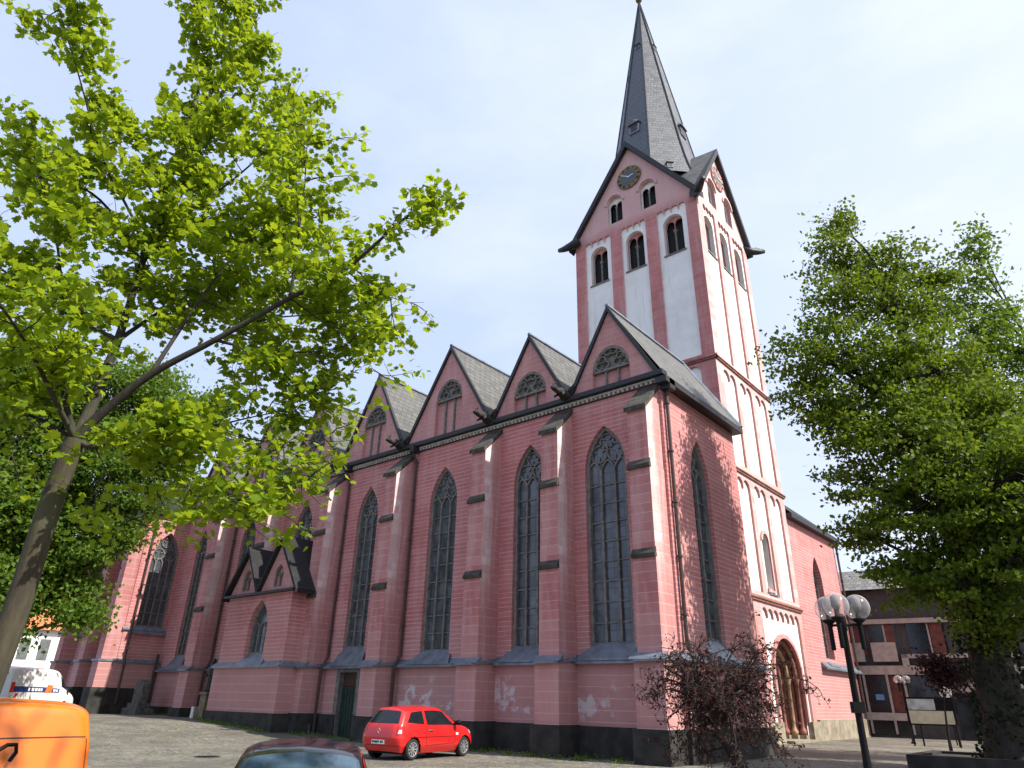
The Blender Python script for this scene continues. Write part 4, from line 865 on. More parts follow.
# ------------------------------------------------------------------ street furniture
def globe_glass():
    k = N('clear_globe'); g = k.n('BsdfGlass', None, Roughness=.02, IOR=1.04); t = k.n('BsdfTransparent', None, Color=(.93, .90, .90)); gl = k.n('BsdfGlossy', None, Roughness=.08); df = k.n('BsdfDiffuse', None, Color=(.7, .66, .66))
    lw = k.n('LayerWeight', None, Blend=.35); a = k.n('MixShader', None, i0=k.ramp(lw.outputs['Facing'], .2, 1, .06, .35), i1=t, i2=gl); b = k.n('MixShader', None, i0=k.ramp(lw.outputs['Facing'], .2, 1., .12, .42), i1=a, i2=df)
    k.t.links.new(b.outputs[0], k.out.inputs[0]); return k.m
M_globe = globe_glass()
def street_lamp(loc, rz, h, arm, gr, label, n=3, pole=.052, group='globe street lamps'):
    root = thing('street_lamp', loc, label, 'street lamp', group, rz)
    m = MB(); m.lathe((0, 0, 0), [(.13, 0), (.13, .06), (pole*1.25, .1), (pole*1.15, .9), (pole, 1.0), (pole*.85, h-.1), (pole*1.1, h-.08), (pole*1.1, h+.12), (.02, h+.16)], 14); m.build('pole', M_black, root, True)
    m = MB(); m.box((-.11, -.19, h*.56), (.05, -.04, h*.56+.15)); m.build('junction_box', M_black, root)
    for i in range(n):
        a = 2*math.pi*i/n; dx, dy = math.cos(a), math.sin(a)
        m = MB(); m.tube([(0, 0, h-.02), (dx*arm*.6, dy*arm*.6, h), (dx*arm, dy*arm, h)], .02, 8); ar = m.build('arm', M_black, root)
        m = MB(); m.lathe((dx*arm, dy*arm, h-.36), [(.03, 0), (.035, .02), (.035, .34), (.04, .38), (gr*.5, .42), (gr*.5, .45), (.04, .46), (.035, .62), (.06, .63), (.06, .70), (.01, .71)], 12); m.build('lamp_holder', M_black, ar, True)
        m = MB(); m.lathe((dx*arm, dy*arm, h+.09+gr*.86), [(gr*math.cos(t_), gr*math.sin(t_)) for t_ in [R(-60+10*x) for x in range(0, 15)]]+[(.01, gr)], 24); g = m.build('globe', M_globe, ar, True)
        m = MB(); m.lathe((dx*arm, dy*arm, h+.09+gr*1.1), [(.03, -.12), (.07, -.05), (.07, .08), (.02, .12)], 10); m.build('bulb', M_trac, g, True)
    return root
L1 = at(868, 768, 12.2)
street_lamp((L1.x, L1.y, 0), R(33), 2.80, .25, .19, 'near black street lamp with three clear globes in front of the church tower')
street_lamp((-9.9, 45.6, 0), R(20), 2.9, .28, .205, 'far street lamp with clear globes behind the notice board')
nb = thing('notice_board', (-8.3, 43.2, 0), 'glazed notice board on thin legs standing on the paving near the far street lamp', 'notice board', None, R(8))
for x, y in ((-1.0, -.15), (1.0, -.15), (-.6, .25), (.95, .3)):
    m = MB(); m.tube([(x, y, 0), (x*.97, 0, 2.1)], .045, 6); m.build('leg', M_black, nb)
m = MB(); m.box((-1.08, -.09, .95), (1.08, .06, 2.25)); m.build('case', M_black, nb)
m = MB(); m.box((-.98, -.11, 1.02), (.98, -.092, 1.62)); m.build('poster', plain('pale_notice', (.50, .47, .34), .6, .12, 4), nb)
m = MB(); m.box((-.98, -.11, 1.66), (.25, -.092, 2.16)); m.build('poster', plain('grey_notice', (.40, .42, .43), .5, .3, 3), nb)
rs = thing('round_sign', (-7.95, 46.2, 0), 'small round white sign on a thin post behind the notice board', 'sign')
m = MB(); m.tube([(0, 0, 0), (0, 0, 2.7)], .035, 8); m.build('post', M_black, rs)
m = MB(); m.tube([(0, -.05, 2.55), (0, -.08, 2.55)], .30, 20); m.build('disc', M_pap, rs)
mc = at(207, 757, 1); dz = -1.62/((mc.z-1.62)); mh = thing('manhole_cover', (mc.x*dz, mc.y*dz, .004), 'round iron manhole cover set in the paving left of the dark car', 'manhole cover')
m = MB(); m.lathe((0, 0, 0), [(.36, -.05), (.36, .012), (.31, .014), (.305, .006), (.02, .006)], 24); m.build('rim', M_plinth, mh)
m = MB()
for i in range(-2, 3): w2 = math.sqrt(.28**2-(i*.1)**2); m.box((-w2, i*.1-.018, .0), (w2, i*.1+.018, .013))
m.build('ribs', M_black, mh)
# statue and stone by the wall
G_st = plain('grey_stone_old', (.085, .085, .075), .9, .4, 4, bump=.3); T_st = plain('sand_stone', (.20, .165, .10), .9, .3, 4, bump=.2); D_st = plain('dark_bronze', (.02, .018, .016), .5, .3, 8)
z0 = gz(-38.6)
st = thing('statue', (-38.6, 20.55, z0), 'dark stone figure standing on a tan pedestal against the church wall', 'statue')
m = MB(); m.box((-.42, -.35, 0), (.42, .35, .55)); m.box((-.3, -.25, .55), (.3, .25, 1.15)); m.box((-.38, -.32, 1.15), (.38, .32, 1.28)); m.build('pedestal', T_st, st)
m = MB(); m.lathe((0, 0, 1.28), [(.26, 0), (.27, .1), (.22, .5), (.20, .8), (.24, 1.0), (.25, 1.15), (.10, 1.3), (.09, 1.36), (.13, 1.45), (.14, 1.55), (.09, 1.66), (.02, 1.69)], 14)
m.tube([(.22, 0, 2.38), (.28, -.14, 2.1), (.08, -.25, 2.18)], [.09, .08, .05], 8); m.tube([(-.22, 0, 2.38), (-.28, -.12, 2.1), (-.06, -.25, 2.14)], [.09, .08, .05], 8); m.build('figure', D_st, st, True)
ms = MB(); ms.box((-38.95, 19.95, z0), (-38.72, 20.02, z0+.55)); tag(ms.build('white_board', M_pap, None), 'narrow white board leaning at the foot of the statue', 'board')
m = MB(); z1 = gz(-45)
for a, b, h0, h1 in ((.95, .5, 0, .35), (.72, .36, .35, .7)): m.box((-45.2-a, 19.9-b, z1+h0), (-45.2+a, 19.9+b, z1+h1))
base = MB(); 
gs = thing('gravestone', (-45.2, 19.9, z1), 'old grey rounded gravestone by the transept wall', 'gravestone')
m = MB(); m.box((-.95, -.5, 0), (.95, .5, .35)); m.box((-.7, -.36, .35), (.7, .36, .62)); m.build('base', G_st, gs)
q = [(-.55, .62), (.55, .62), (.55, 1.55)]+[(.55*math.cos(math.pi*j/8), 1.55+.32*math.sin(math.pi*j/8)) for j in range(1, 8)]+[(-.55, 1.55)]
m = MB(); n = len(q); m.add([(x, -.2, z) for x, z in q]+[(x, .2, z) for x, z in q], [tuple(range(n)), tuple(range(n, 2*n))[::-1]]+[(j, (j+1) % n, n+(j+1) % n, n+j) for j in range(n)]); m.build('slab', G_st, gs)
pw = thing('planter_wall', (-3.4, 28.2, 0), 'low dark stone planter wall around the foot of the big tree', 'planter')
m = MB()
for a, b in (((-2.6, -1.9, 0), (2.6, -1.55, .38)), ((-2.6, 1.55, 0), (2.6, 1.9, .38)), ((-2.6, -1.55, 0), (-2.25, 1.55, .38)), ((2.25, -1.55, 0), (2.6, 1.55, .38))): m.box(a, b)
m.build('wall', M_plinth, pw)
m = MB(); m.box((-2.25, -1.55, 0), (2.25, 1.55, .30)); m.build('soil', plain('soil', (.035, .027, .02), .95, .4, 6, bump=.5), pw)

# ------------------------------------------------------------------ other buildings
BR = plain('brown_facade', (.052, .046, .044), .8, .2, 3); BB = plain('beige_band', (.36, .30, .26), .8, .15, 3); DG = plain('dark_glazing', (.012, .013, .015), .1, .3, 2); RC = plain('red_curtain', (.13, .035, .025), .8, .3, 3); GR = slate('grey_roof_tiles', (.16, .15, .14), .3, .1, .7)
ob = thing('office_building', (-16, 53.6, 0), 'brown modern building with pale concrete bands behind the notice board', 'building', None, R(9))
PO = Pl((0, 0, 0), (1, 0, 0))
m = MB(); m.box((0, 0, -.2), (44, 10, 9.2)); m.build('wall', BR, ob)
m = MB(); m.add([(-.5, -.6, 9.2), (44.5, -.6, 9.2), (44.5, 5, 11.4), (-.5, 5, 11.4), (44.5, 10.6, 9.2), (-.5, 10.6, 9.2)], [(0, 1, 2, 3), (3, 2, 4, 5), (0, 3, 5), (1, 4, 2)]); m.build('roof', GR, ob)
for z, h_, x1 in ((6.95, .3, 44), (3.75, .55, 44), (1.0, .45, 4.4)):
    m = MB(); m.box((.2, -.32, z), (x1, .1, z+h_)); m.build('concrete_band', BB, ob)
for x in (.9, 2.9): m = MB(); m.box((x, -.42, 4.55), (x+1.5, -.05, 5.75)); m.build('balcony_panel', BB, ob)
for x, w_, mt in ((.8, 1.9, DG), (2.9, 1.6, DG), (5.2, 2.2, DG), (9, 2.2, DG), (13, 2.2, DG), (18, 2.5, DG), (24, 2.5, DG), (30, 2.5, DG)):
    m = MB(); m.box((x, -.06, 5.0), (x+w_, .05, 6.9)); o = m.build('window', mt, ob); m = MB(); m.box((x+w_*.55, -.1, 5.0), (x+w_*.55+.1, -.03, 6.9)); m.build('frame', BB, o); m = MB(); m.box((x+w_*.62, -.09, 5.0), (x+w_*.95, -.065, 6.9)); m.build('curtain', RC, o)
for x in (4.6, 6.2): m = MB(); m.box((x, -.36, 3.9), (x+.4, .0, 5.0)); m.build('concrete_post', BB, ob)
m = MB(); m.box((4.6, -.36, 4.75), (12, 0, 5.0)); m.build('concrete_band', BB, ob)
for x0, x1, mt in ((.9, 2.0, DG), (2.15, 3.4, DG), (3.5, 4.3, RC), (4.8, 6.6, DG), (7.0, 8.2, DG), (8.6, 10.5, DG), (12, 15, DG), (16, 19, DG)):
    m = MB(); m.box((x0, -.05, 1.5), (x1, .05, 3.7)); m.build('shop_window', mt, ob)
for x in (.75, 2.02, 3.42, 4.4): m = MB(); m.box((x, -.3, .2), (x+.13, .02, 3.75)); m.build('concrete_post', BB, ob)
m = MB(); m.box((1.0, -.02, .15), (4.2, .06, .95)); m.build('cellar_window', DG, ob)
m = MB(); m.box((7.1, -.5, 2.7), (11, .1, 3.3)); m.build('canopy', BB, ob)
m = MB(); m.box((7.1, -.12, 0), (9.8, .05, 2.6)); m.build('doorway', DG, ob)
m = MB(); m.box((9.9, -.2, .5), (10.7, -.05, 2.4)); m.build('display_case', RC, ob)
m = MB(); m.box((2.6, -.07, 2.2), (3.1, -.055, 2.55)); m.build('blue_sticker', plain('blue_sticker', (.10, .25, .45), .5, .1, 3), ob)
tw = thing('stair_tower', (-10.2, 57.5, 0), 'pale slatted stair tower rising behind the brown building', 'building', None, R(9))
m = MB(); m.box((0, 3, 0), (6, 8, 11)); m.build('wall', BR, tw)
for i in range(9): m = MB(); m.box((-.1, 2.8, 4.2+i*.85), (6.1, 3.2, 4.6+i*.85)); m.build('concrete_slat', BB, tw)
OT = slate('orange_roof_tiles', (.62, .20, .075), .35, .1, .8)
hs = thing('orange_roofed_house', (-100, 27, 0), 'white house with an orange tiled roof far behind the delivery van', 'house', None, R(-18))
m = MB(); m.box((-8, -5, 0), (0, 10, 8.6)); m.build('wall', M_white, hs)
m = MB(); m.add([(.6, -5.6, 8.3), (.6, 10.6, 8.3), (-4, 10.6, 17), (-4, -5.6, 17), (-8.6, -5.6, 8.3), (-8.6, 10.6, 8.3)], [(0, 1, 2, 3), (3, 2, 5, 4), (0, 3, 4), (1, 5, 2)]); m.build('roof', OT, hs)
for y in (1.6, 3.6, 6.0, 8.0, -1, -3.2):
    for z in (5.0, 1.6):
        m = MB(); m.box((-.05, y, z), (.06, y+1.05, z+2.3)); o = m.build('window', plain('shutter_grey', (.12, .13, .13), .6, .2, 3) if 'shutter_grey' not in bpy.data.materials else bpy.data.materials['shutter_grey'], hs)

# ------------------------------------------------------------------ trees
def leaf_mat(name, a, b, trans, tcol, rough=.5):
    k = N(name); g = k.n('NewGeometry'); rnd = g.outputs['Random Per Island']; big = k.noise(.55, detail=3)
    f = k.math('ADD', k.math('MULTIPLY', rnd, .6), k.math('MULTIPLY', big, .45), True)
    c = k.mix(f, a, b); d = k.n('BsdfPrincipled', None, Base_Color=c, Roughness=rough, Specular_IOR_Level=.12)
    t = k.n('BsdfTranslucent', None, Color=k.mix(f, tuple(x*.75 for x in tcol), tcol)); m = k.n('MixShader', None, i0=trans, i1=d, i2=t)
    k.t.links.new(m.outputs[0], k.out.inputs[0]); return k.m
def bark(name, c):
    k = N(name); n = k.noise(3, stretch=(3, 3, .5), detail=7, rough=.7); m = k.noise(.9, detail=4)
    b = k.mix(k.ramp(n, .3, .7), tuple(x*.45 for x in c), c); b = k.mix(k.math('MULTIPLY', k.ramp(m, .5, .75), .5), b, (.09, .10, .05)); return k.bsdf(b, .92, bump=n, bs=.7, bd=.04)
LM_maple = leaf_mat('maple_leaf', (.080, .165, .012), (.19, .28, .018), .50, (.42, .53, .02), .42)
LM_lind = leaf_mat('linden_leaf', (.024, .062, .009), (.12, .17, .016), .32, (.26, .36, .02))
LM_back = leaf_mat('background_leaf', (.045, .105, .018), (.13, .20, .026), .36, (.24, .36, .03))
LM_dark = leaf_mat('ivy_leaf', (.010, .017, .008), (.022, .034, .012), .10, (.03, .05, .012), .6)
LM_red = leaf_mat('red_leaf', (.032, .010, .010), (.085, .022, .018), .2, (.12, .03, .02))
LM_purple = leaf_mat('purple_leaf', (.030, .016, .018), (.075, .035, .036), .2, (.09, .03, .03))
BK_maple = bark('maple_bark', (.062, .052, .030)); BK_dark = bark('dark_bark', (.040, .033, .026)); BK_twig = bark('twig_bark', (.035, .020, .016))
MAPLE = [(0, -.42), (.16, -.30), (.36, -.30), (.33, -.10), (.54, .06), (.34, .15), (.36, .34), (.17, .30), (0, .58), (-.17, .30), (-.36, .34), (-.34, .15), (-.54, .06), (-.33, -.10), (-.36, -.30), (-.16, -.30)]
DIAM = [(0, -.5), (.36, -.05), (.0, .55), (-.36, -.05)]
def leaves(name, C, S, mat, parent, shape, rng, upb=.9, droop=0):
    C = np.asarray(C, float); n = len(C); S = np.asarray(S, float)
    nrm = rng.normal(size=(n, 3)); nrm /= np.linalg.norm(nrm, axis=1)[:, None]; nrm[:, 2] += upb; nrm /= np.linalg.norm(nrm, axis=1)[:, None]
    a = rng.normal(size=(n, 3)); a[:, 2] -= droop; a -= nrm*np.sum(a*nrm, 1)[:, None]; a /= np.linalg.norm(a, axis=1)[:, None]; b = np.cross(nrm, a)
    P = np.array(shape); k = len(P); cup = (np.abs(P[:, 0])*.35+np.maximum(0, -P[:, 1])*.1)
    V = C[:, None, :] + S[:, None, None]*(P[None, :, 0, None]*b[:, None, :]+P[None, :, 1, None]*a[:, None, :]+cup[None, :, None]*nrm[:, None, :]*rng.uniform(-.6, .9, (n, 1, 1)))
    me = bpy.data.meshes.new(name); me.vertices.add(n*k); me.vertices.foreach_set('co', V.reshape(-1)); me.loops.add(n*k); me.loops.foreach_set('vertex_index', np.arange(n*k, dtype=np.int32)); me.polygons.add(n)
    me.polygons.foreach_set('loop_start', np.arange(0, n*k, k, dtype=np.int32)); me.polygons.foreach_set('loop_total', np.full(n, k, dtype=np.int32)); me.update(calc_edges=True); me.materials.append(mat)
    o = bpy.data.objects.new(name, me); col.objects.link(o); o.parent = parent; return o
def smooth(pts, n=4):
    pts = [Vector(p) for p in pts]; out_ = []
    for i in range(len(pts)-1):
        p0, p1, p2, p3 = pts[max(i-1, 0)], pts[i], pts[i+1], pts[min(i+2, len(pts)-1)]
        for j in range(n):
            t = j/n; out_.append(.5*((2*p1)+(p2-p0)*t+(2*p0-5*p1+4*p2-p3)*t*t+(-p0+3*p1-3*p2+p3)*t**3))
    return out_+[pts[-1]]
def rad(a, b, n, pw=1): return [a+(b-a)*(i/(n-1))**pw for i in range(n)]

# ---- foreground maple: limbs follow the photo, each at its own distance
rng = np.random.default_rng(7); rr = random.Random(7)
b0p = at(-30, 722, 12.5); mt = thing('maple_tree', (0, 0, 0), 'young maple with bright yellow green leaves, leaning trunk at the left edge of the photo', 'tree')
A_ = lambda *l: [at(*p) for p in l]
F = (75, 440, 12.4)
tm = MB(); tp = smooth([Vector((b0p.x-.15, b0p.y-.1, -.1)), Vector((b0p.x, b0p.y, .9))]+A_((-6, 668, 12.5), (18, 605, 12.5), (47, 515, 12.45), F)); tm.tube(tp, rad(.215, .15, len(tp), .8), 14, False); tm.build('trunk', BK_maple, mt, True)
LIMBS = [((F, (100, 415, 12.2), (150, 375, 11.8), (215, 340, 11.3), (290, 298, 10.7), (345, 270, 10.3), (400, 222, 9.9), (424, 206, 9.75), (436, 199, 9.7)), .12, .012, .5),
 ((F, (95, 447, 12.2), (120, 438, 12.0), (160, 430, 11.5), (195, 445, 11.1), (235, 478, 10.8), (258, 505, 10.6)), .07, .008, .3),
 (((160, 430, 11.5), (215, 425, 11.4), (262, 415, 11.2), (305, 408, 11)), .035, .006, .1),
 ((F, (92, 405, 12.6), (118, 340, 12.8), (140, 270, 12.9), (155, 220, 13), (187, 122, 13), (206, 68, 12.8), (222, 5, 12.6)), .15, .012, .35),
 (((140, 270, 12.9), (140, 234, 12.5), (103, 159, 12.2), (80, 80, 12), (58, 5, 11.8)), .055, .008, .15),
 (((155, 235, 13), (206, 220, 12.6), (262, 217, 12.2), (300, 205, 12)), .05, .008, .2),
 (((155, 235, 13), (220, 190, 13.4), (270, 145, 13.6), (295, 100, 13.6)), .05, .008, .2),
 (((140, 250, 13), (100, 200, 13), (60, 175, 13), (15, 140, 13)), .05, .008, .2),
 ((F, (62, 380, 12.2), (62, 300, 12), (55, 230, 11.6), (38, 175, 11.4)), .08, .01, .2),
 ((F, (55, 400, 11.8), (30, 350, 11), (0, 305, 10.4), (-30, 270, 10)), .07, .01, .2),
 ((F, (40, 420, 12.6), (0, 400, 12.8), (-60, 370, 13)), .07, .01, .2),
 (((215, 340, 11.3), (260, 350, 11.5), (310, 352, 11.2), (350, 345, 11)), .045, .006, .1),
 (((215, 340, 11.3), (262, 320, 11.8), (320, 315, 12), (368, 318, 12)), .04, .006, .1),
 (((290, 298, 10.7), (298, 240, 10.6), (305, 180, 10.6), (308, 125, 10.8)), .035, .006, .1),
 (((150, 375, 11.8), (200, 300, 12), (240, 250, 12.2), (285, 215, 12.2)), .06, .008, .15),
 (((187, 122, 13), (235, 60, 13), (258, 15, 13)), .04, .006, .1),
 (((118, 340, 12.8), (180, 300, 13.4), (250, 270, 13.8), (320, 250, 14)), .06, .008, .2),
 (((118, 340, 12.8), (60, 310, 13.6), (-10, 260, 14)), .06, .008, .2),
 (((345, 270, 10.3), (365, 285, 10.4), (392, 300, 10.5)), .02, .005, .1),
 (((140, 270, 12.9), (190, 180, 12.4), (215, 130, 12.2)), .04, .006, .2),
 (((120, 438, 12.0), (150, 470, 11.8), (190, 490, 11.6)), .03, .006, .2),
 (((195, 445, 11.1), (235, 455, 10.9), (280, 470, 10.7), (318, 478, 10.6)), .022, .005, .2),
 (((215, 425, 11.4), (255, 440, 11.6), (300, 442, 11.5), (335, 432, 11.4)), .022, .005, .15),
 (((160, 430, 11.5), (190, 470, 11.7), (225, 500, 11.6), (245, 520, 11.5)), .02, .005, .25),
 (((290, 298, 10.7), (320, 320, 10.9), (352, 342, 11), (375, 372, 11)), .022, .005, .2),
 (((260, 350, 11.5), (290, 385, 11.6), (325, 405, 11.6)), .02, .005, .2),
 (((200, 300, 12), (245, 315, 12.6), (300, 330, 13)), .03, .005, .2),
 (((95, 447, 12.2), (110, 480, 12.6), (120, 520, 12.8)), .02, .005, .3),
 (((62, 380, 12.2), (30, 430, 12.0), (0, 470, 11.8)), .025, .005, .3),
 ]
br = MB(); LC = []; LS = []
def twig(p, d, L, r, lv, spread=.16, size=(.105, .175), mb=None, dens=9):
    q = [p]; dd = d.normalized()
    for i in range(4): dd = (dd+Vector((rr.gauss(0, .22), rr.gauss(0, .22), rr.gauss(0, .18)))).normalized(); q.append(q[-1]+dd*L/4)
    mb.tube(q, rad(r, r*.3, 5), 4, False)
    for nd in range(max(1, int(round(L*3.2)))):
        t = rr.uniform(.25, 1.05)*3.999; j = min(int(t), 3); c0_ = q[j].lerp(q[j+1], t-j)
        for i in range(int(rr.uniform(4, 11)*lv)):
            LC.append((c0_.x+rr.uniform(-1, 1)*spread*1.25, c0_.y+rr.uniform(-1, 1)*spread*1.25, c0_.z+rr.gauss(0, spread*.45)-.05)); LS.append(rr.uniform(*size)*rr.choice((.75, 1, 1, 1.1)))
    return q
for pts, r0, r1, st in LIMBS:
    P_ = smooth(A_(*pts), 5); br.tube(P_, rad(r0*.78, r1*.8, len(P_), .7), 8, False)
    L = sum((P_[i+1]-P_[i]).length for i in range(len(P_)-1)); n = max(3, int(L*(1-st)/.215)); tip = len(pts) == 9
    for k_ in range(n):
        t = (st+(1-st)*(k_+rr.random())/n)*(len(P_)-1); i = min(int(t), len(P_)-2); p = P_[i].lerp(P_[i+1], t-i); tan = (P_[i+1]-P_[i]).normalized()
        side = Vector((rr.gauss(0, 1), rr.gauss(0, 1), rr.gauss(.1, .55))); side = (side-tan*side.dot(tan)).normalized()
        narrow = tip and t/(len(P_)-1) > .72
        d = tan*rr.uniform(.3, .8)+side*(.45 if narrow else 1); Lt = rr.uniform(.3, .55) if narrow else rr.uniform(.6, 1.35)*(1-.25*t/len(P_))
        dn = .30 if r0 < .0251 and not tip else (.62 if r0 < .04 and not tip else .88)
        q = twig(p, d, Lt, .012, 1.3*dn if not narrow else 2.6, mb=br)
        for z in range(0 if narrow else 4):
            j = rr.randint(1, 3); sd = Vector((rr.gauss(0, 1), rr.gauss(0, 1), rr.gauss(0, .5))).normalized(); twig(q[j], (q[j+1]-q[j]).normalized()*.7+sd, rr.uniform(.35, .8), .007, 1.75*dn, mb=br)
br.build('branches', BK_twig if False else BK_dark, mt, True)
leaves('leaves', LC, LS, LM_maple, mt, MAPLE, rng, 1.1, .2)
print('maple leaves', len(LC))

# ---- lime-like trees made of boughs carrying leaf clusters
def tree(name, label, base, lobes, leafmat, barkmat, trunk_r, leaf=(.12, .19), dens=1.0, seed=1, group=None, trunk_top=None, tip_spread=.42, lean=(0, 0), flat=.75, upb=.6, extra=None):
    global LC, LS, rr
    rr = random.Random(seed); rng_ = np.random.default_rng(seed); root = thing(name, (0, 0, 0), label, 'tree', group)
    base = Vector(base); tops = [Vector(c) for c, r in lobes]; zt_ = trunk_top or max(t.z for t in tops)*.8
    cen = sum(tops, Vector())/len(tops); tx = base.lerp(Vector((cen.x, cen.y, base.z)), .55)
    path = smooth([base+Vector((0, 0, -.2)), base+Vector((rr.gauss(0, .05), rr.gauss(0, .05), (zt_-base.z)*.25)), Vector((base.x*.6+tx.x*.4, base.y*.6+tx.y*.4, base.z+(zt_-base.z)*.6)), Vector((tx.x, tx.y, zt_))], 5)
    m = MB(); rd_ = rad(trunk_r, trunk_r*.14, len(path), .9); rd_[0] = trunk_r*1.45; rd_[1] = trunk_r*1.15; m.tube(path, rd_, 14, False); m.build('trunk', barkmat, root, True)
    bm2 = MB(); LCs = []; LSs = []
    for c, r in lobes:
        c = Vector(c); hz = max(base.z+1.5, c.z-Vector((c.x-tx.x, c.y-tx.y, 0)).length*.75); best = min(path[2:], key=lambda p: abs(p.z-hz)); ir = rd_[path.index(best)]
        mid = best.lerp(c, .5)+Vector((rr.gauss(0, .2), rr.gauss(0, .2), rr.uniform(.1, .5))); lp = smooth([best, mid, c], 5); bm2.tube(lp, rad(min(ir*.6, .07+.05*r), .03, len(lp)), 7, False)
        nt_ = int(dens*(9+11*r*r))
        for i in range(nt_):
            v = Vector((rr.gauss(0, 1), rr.gauss(0, 1), rr.gauss(0, 1))).normalized()*r*rr.uniform(.45, 1.08)**.8; v.z *= .85; tip = c+v
            o_ = lp[-1-rr.randint(0, 3)]; md = o_.lerp(tip, .55)+Vector((rr.gauss(0, .15), rr.gauss(0, .15), rr.uniform(0, .35))); bm2.tube([o_, md, tip], [.028, .016, .006], 4, False)
            ax = (tip-o_).normalized(); nl = rr.randint(40, 100)
            for k_ in range(nl):
                t = rr.random(); s_ = tip_spread*rr.uniform(.7, 1.2); gg = lambda sd: max(-1.25*sd, min(1.25*sd, rr.gauss(0, sd))); q = tip+ax*gg(s_)+Vector((gg(s_), gg(s_), gg(s_*flat*.6)-.15*s_)); LCs.append(tuple(q)); LSs.append(rr.uniform(*leaf))
    bm2.build('branches', barkmat, root, True); leaves('leaves', LCs, LSs, leafmat, root, DIAM, rng_, upb, .4)
    if extra: extra(root)
    return root
L_ = lambda *l: [(at(x, y, d), r) for x, y, d, r in l]
def ivy(root):
    rg = np.random.default_rng(3); C_ = []
    for i in range(2200):
        z = rg.uniform(0, 1)**.8*5.2; a = rg.uniform(0, 2*math.pi); r = .80+.06*math.sin(3*a+z)+rg.normal()*.07+.35*max(0, 1-z/1.2); C_.append((-3.25+r*math.cos(a), 27.6+r*math.sin(a), z+.05))
    leaves('ivy', C_, rg.uniform(.10, .18, len(C_)), LM_dark, root, DIAM, rg, -.1, .8)
tree('lime_tree', 'large lime tree with an ivy covered trunk right of the church, inside the planter wall', (-3.25, 27.6, 0),
 L_((838, 225, 26.5, .8), (830, 262, 26.5, 1.1), (868, 262, 27, 1.2), (905, 268, 28, 1.2), (845, 300, 26, 1.4), (885, 312, 27, 1.7), (922, 308, 28, 1.1), (940, 275, 28.5, .6),
    (815, 352, 25.5, 1.5), (800, 392, 25.5, 1.2), (850, 370, 26, 2.0), (900, 370, 27, 2.2), (940, 370, 28, 2.0), (860, 430, 26, 1.9), (825, 405, 25.5, .9), (905, 440, 25.5, 2.2), (950, 440, 27, 2.4), (875, 490, 26, 1.7), (868, 535, 26, .8),
    (915, 510, 25, 2.0), (960, 520, 26, 2.3), (892, 575, 26, .8), (925, 575, 25.5, 1.2), (965, 585, 25.5, 1.3), (1000, 480, 25, 2.4), (1015, 560, 25, 1.6), (1040, 520, 26, 2.5), (1060, 450, 27, 2.4), (1000, 420, 27, 2.0), (1100, 480, 27, 3), (1100, 560, 27, 2.6), (1000, 630, 27, .7)),
 LM_lind, BK_dark, .8, (.13, .20), .74, 11, 'trees right of the church', tip_spread=.34, flat=.5, extra=ivy)
tree('pointed_tree', 'tall tree with pointed top rising behind the lime tree at the right edge', (1.2, 33, 0),
 L_((978, 238, 32, .35), (977, 256, 32, .6), (972, 280, 32, .9), (968, 308, 32, 1.2), (998, 318, 32, .8), (965, 345, 32, 1.8), (1012, 355, 32, 1.4), (955, 400, 32, 2.2), (1005, 410, 32, 2.6), (1050, 410, 33, 2.8), (1040, 345, 33, 1.1), (1030, 480, 33, 3.2), (1090, 450, 34, 3.5)),
 LM_back, BK_dark, .4, (.14, .22), .5, 12, 'trees right of the church', tip_spread=.42, flat=.5)
tree('purple_shrub', 'small purple leaved tree in front of the office building beside the lime trunk', tuple(at(950, 745, 33)*1)[:2]+(0,),
 L_((938, 672, 33, .4), (950, 680, 33, .5), (930, 660, 33, .3), (960, 668, 33, .5)), LM_purple, BK_dark, .08, (.1, .16), .9, 13, None, trunk_top=2.6, tip_spread=.3)
tree('chestnut_tree', 'broad green tree standing between the white van and the transept', (-38.5, 9.6, gz(-38.5)),
 L_((55, 395, 39, 2.6), (110, 405, 38, 2.6), (160, 420, 37, 2.0), (195, 425, 37, 1.3), (212, 405, 38, 1.1), (70, 450, 39, 2.6), (125, 460, 37, 2.0), (165, 462, 36.5, 1.2), (40, 500, 40, 2.6), (90, 515, 38, 2.0), (132, 505, 37, 1.1), (118, 540, 37, .8), (75, 565, 38, 1.4), (45, 560, 39, 1.9), (70, 605, 38, .9), (82, 618, 37, .6), (20, 560, 39, 2.0), (150, 385, 39, 1.8), (100, 548, 37, .8)),
 LM_back, BK_dark, .42, (.16, .26), .95, 14, 'green trees left of the church', tip_spread=.5)
tree('chestnut_tree', 'green tree at the far left edge behind the maple trunk', (-37, 5.2, gz(-37)),
 L_((0, 400, 38, 3), (-40, 430, 38, 3), (10, 470, 38, 2.6), (-30, 500, 38, 3), (-20, 560, 38, 2.4), (20, 530, 38, 2.0), (-60, 480, 38, 3), (15, 595, 38, 1.3), (-10, 620, 38, 1.5), (30, 370, 38, 2)),
 LM_back, BK_dark, .4, (.16, .26), .95, 15, 'green trees left of the church', tip_spread=.5)
tree('shade_tree', 'tree beyond the right edge of the photo whose leaves shade the orange van', (5.2, 3.2, 0),
 [((1.2, 4.0, 10.3), 1.0), ((.2, 3.3, 9.0), .8), ((2.6, 4.2, 11.2), 1.2), ((3.5, 5.6, 9.5), 1.2), ((4.2, 2.5, 9.8), 1.3), ((1.0, 3.1, 10.6), .8), ((3.4, 4.4, 12.6), 1.1)], LM_lind, BK_dark, .2, (.16, .24), .17, 16, 'trees right of the church', tip_spread=.26)

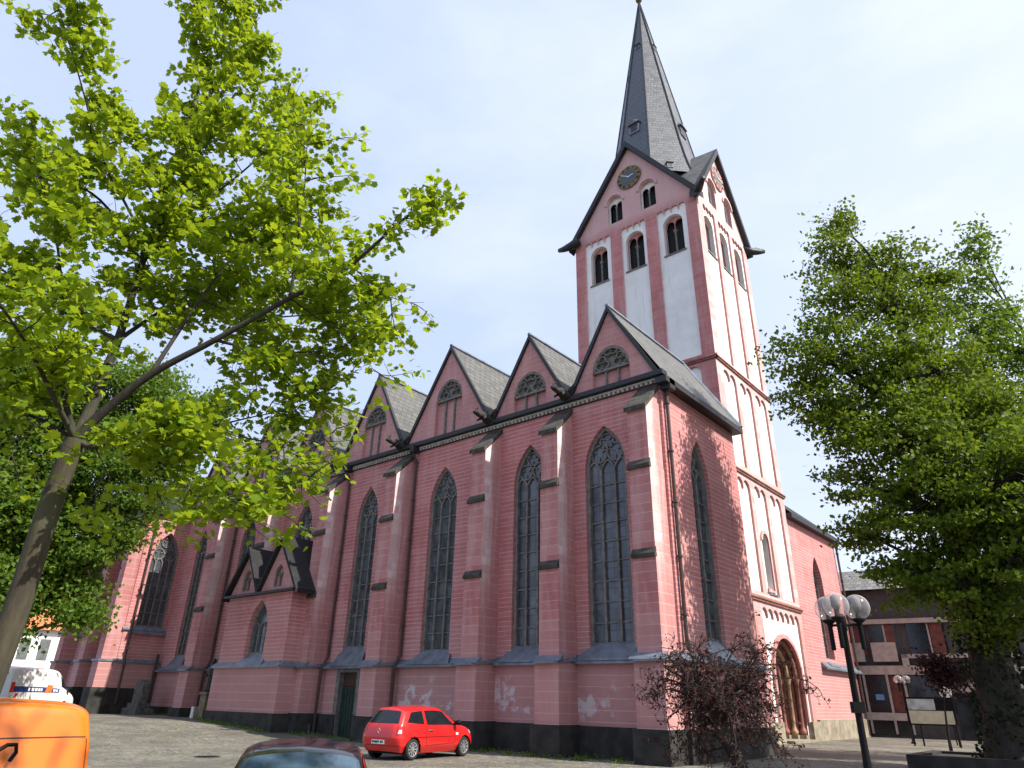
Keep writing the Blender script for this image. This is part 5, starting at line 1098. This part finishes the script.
# ---- contorted hazel with sparse dark red leaves
rr = random.Random(21); rng = np.random.default_rng(21)
hz_ = thing('contorted_hazel', (0, 0, 0), 'small dark tree with twisted bare twigs and reddish leaves before the church corner', 'tree')
c0 = at(748, 780, 19.6); c0 = Vector((c0.x, c0.y, 0)); m = MB(); tk = MB(); LC = []; LS = []
f1 = at(722, 735, 19.6); f2 = at(712, 700, 19.4); f3 = at(730, 700, 19.8)
p1 = smooth([c0+Vector((0, 0, -.1)), c0.lerp(f1, .6)+Vector((.05, 0, 0)), f1, at(716, 715, 19.5), f2, at(696, 688, 19.3), at(685, 678, 19.2)], 4); tk.tube(p1, rad(.20, .05, len(p1)), 8, False)
p2 = smooth([f1, at(724, 712, 19.7), f3, at(735, 690, 19.9), at(748, 682, 20)], 4); tk.tube(p2, rad(.13, .05, len(p2)), 8, False); tk.build('trunk', BK_twig, hz_, True)
cc = at(712, 668, 19.6)
def squiggle(p, d, L, r, n=9, w=.55, grav=.0):
    q = [p]; dd = d.normalized()
    for i in range(n): dd = (dd+Vector((rr.gauss(0, w), rr.gauss(0, w), rr.gauss(0, w)-grav*(i/n)))).normalized(); q.append(q[-1]+dd*L/n)
    m.tube(q, rad(r, r*.35, len(q)), 4, False)
    for x in q[3:]:
        if rr.random() < .42: LC.append((x.x+rr.gauss(0, .03), x.y+rr.gauss(0, .03), x.z+rr.gauss(0, .03))); LS.append(rr.uniform(.05, .10))
    return q
src = p1[8:]+p2[4:]
for i in range(62):
    s_ = rr.choice(src); v = Vector((rr.gauss(0, 1), rr.gauss(0, 1), rr.uniform(.1, 1.1))).normalized(); q = squiggle(s_, v, rr.uniform(1.3, 2.45), .028, 9, .42, .34)
    for j in range(9):
        x = rr.choice(q[2:]); q2 = squiggle(x, Vector((rr.gauss(0, 1), rr.gauss(0, 1), rr.gauss(.1, .7))), rr.uniform(.5, 1.15), .012, 9, .6, .45)
        for k_ in range(2): squiggle(rr.choice(q2[2:]), Vector((rr.gauss(0, 1), rr.gauss(0, 1), rr.gauss(-.1, .7))), rr.uniform(.25, .6), .007, 7, .65, .3)
m.build('branches', BK_twig, hz_, True); leaves('leaves', LC, LS, LM_red, hz_, DIAM, rng, .2, .4)

# ---- weeds and moss along the foot of the church
rng = np.random.default_rng(5); C_ = []
for i in range(420):
    if i % 3: x0, y0 = rng.uniform(-46, -11.5), 20.9
    else: x0, y0 = rng.uniform(-36, -12), 20.05
    if -36.6 < x0 < -30: y0 = 19.15
    for j in range(int(rng.uniform(3, 14))): C_.append((x0+rng.normal()*.10, y0-abs(rng.normal())*.12, gz(x0)+.01+abs(rng.normal())*.05))
wd_ = leaves('weeds', C_, rng.uniform(.04, .10, len(C_)), LM_back, None, DIAM, rng, .3, -.3); tag(wd_, kind='stuff')
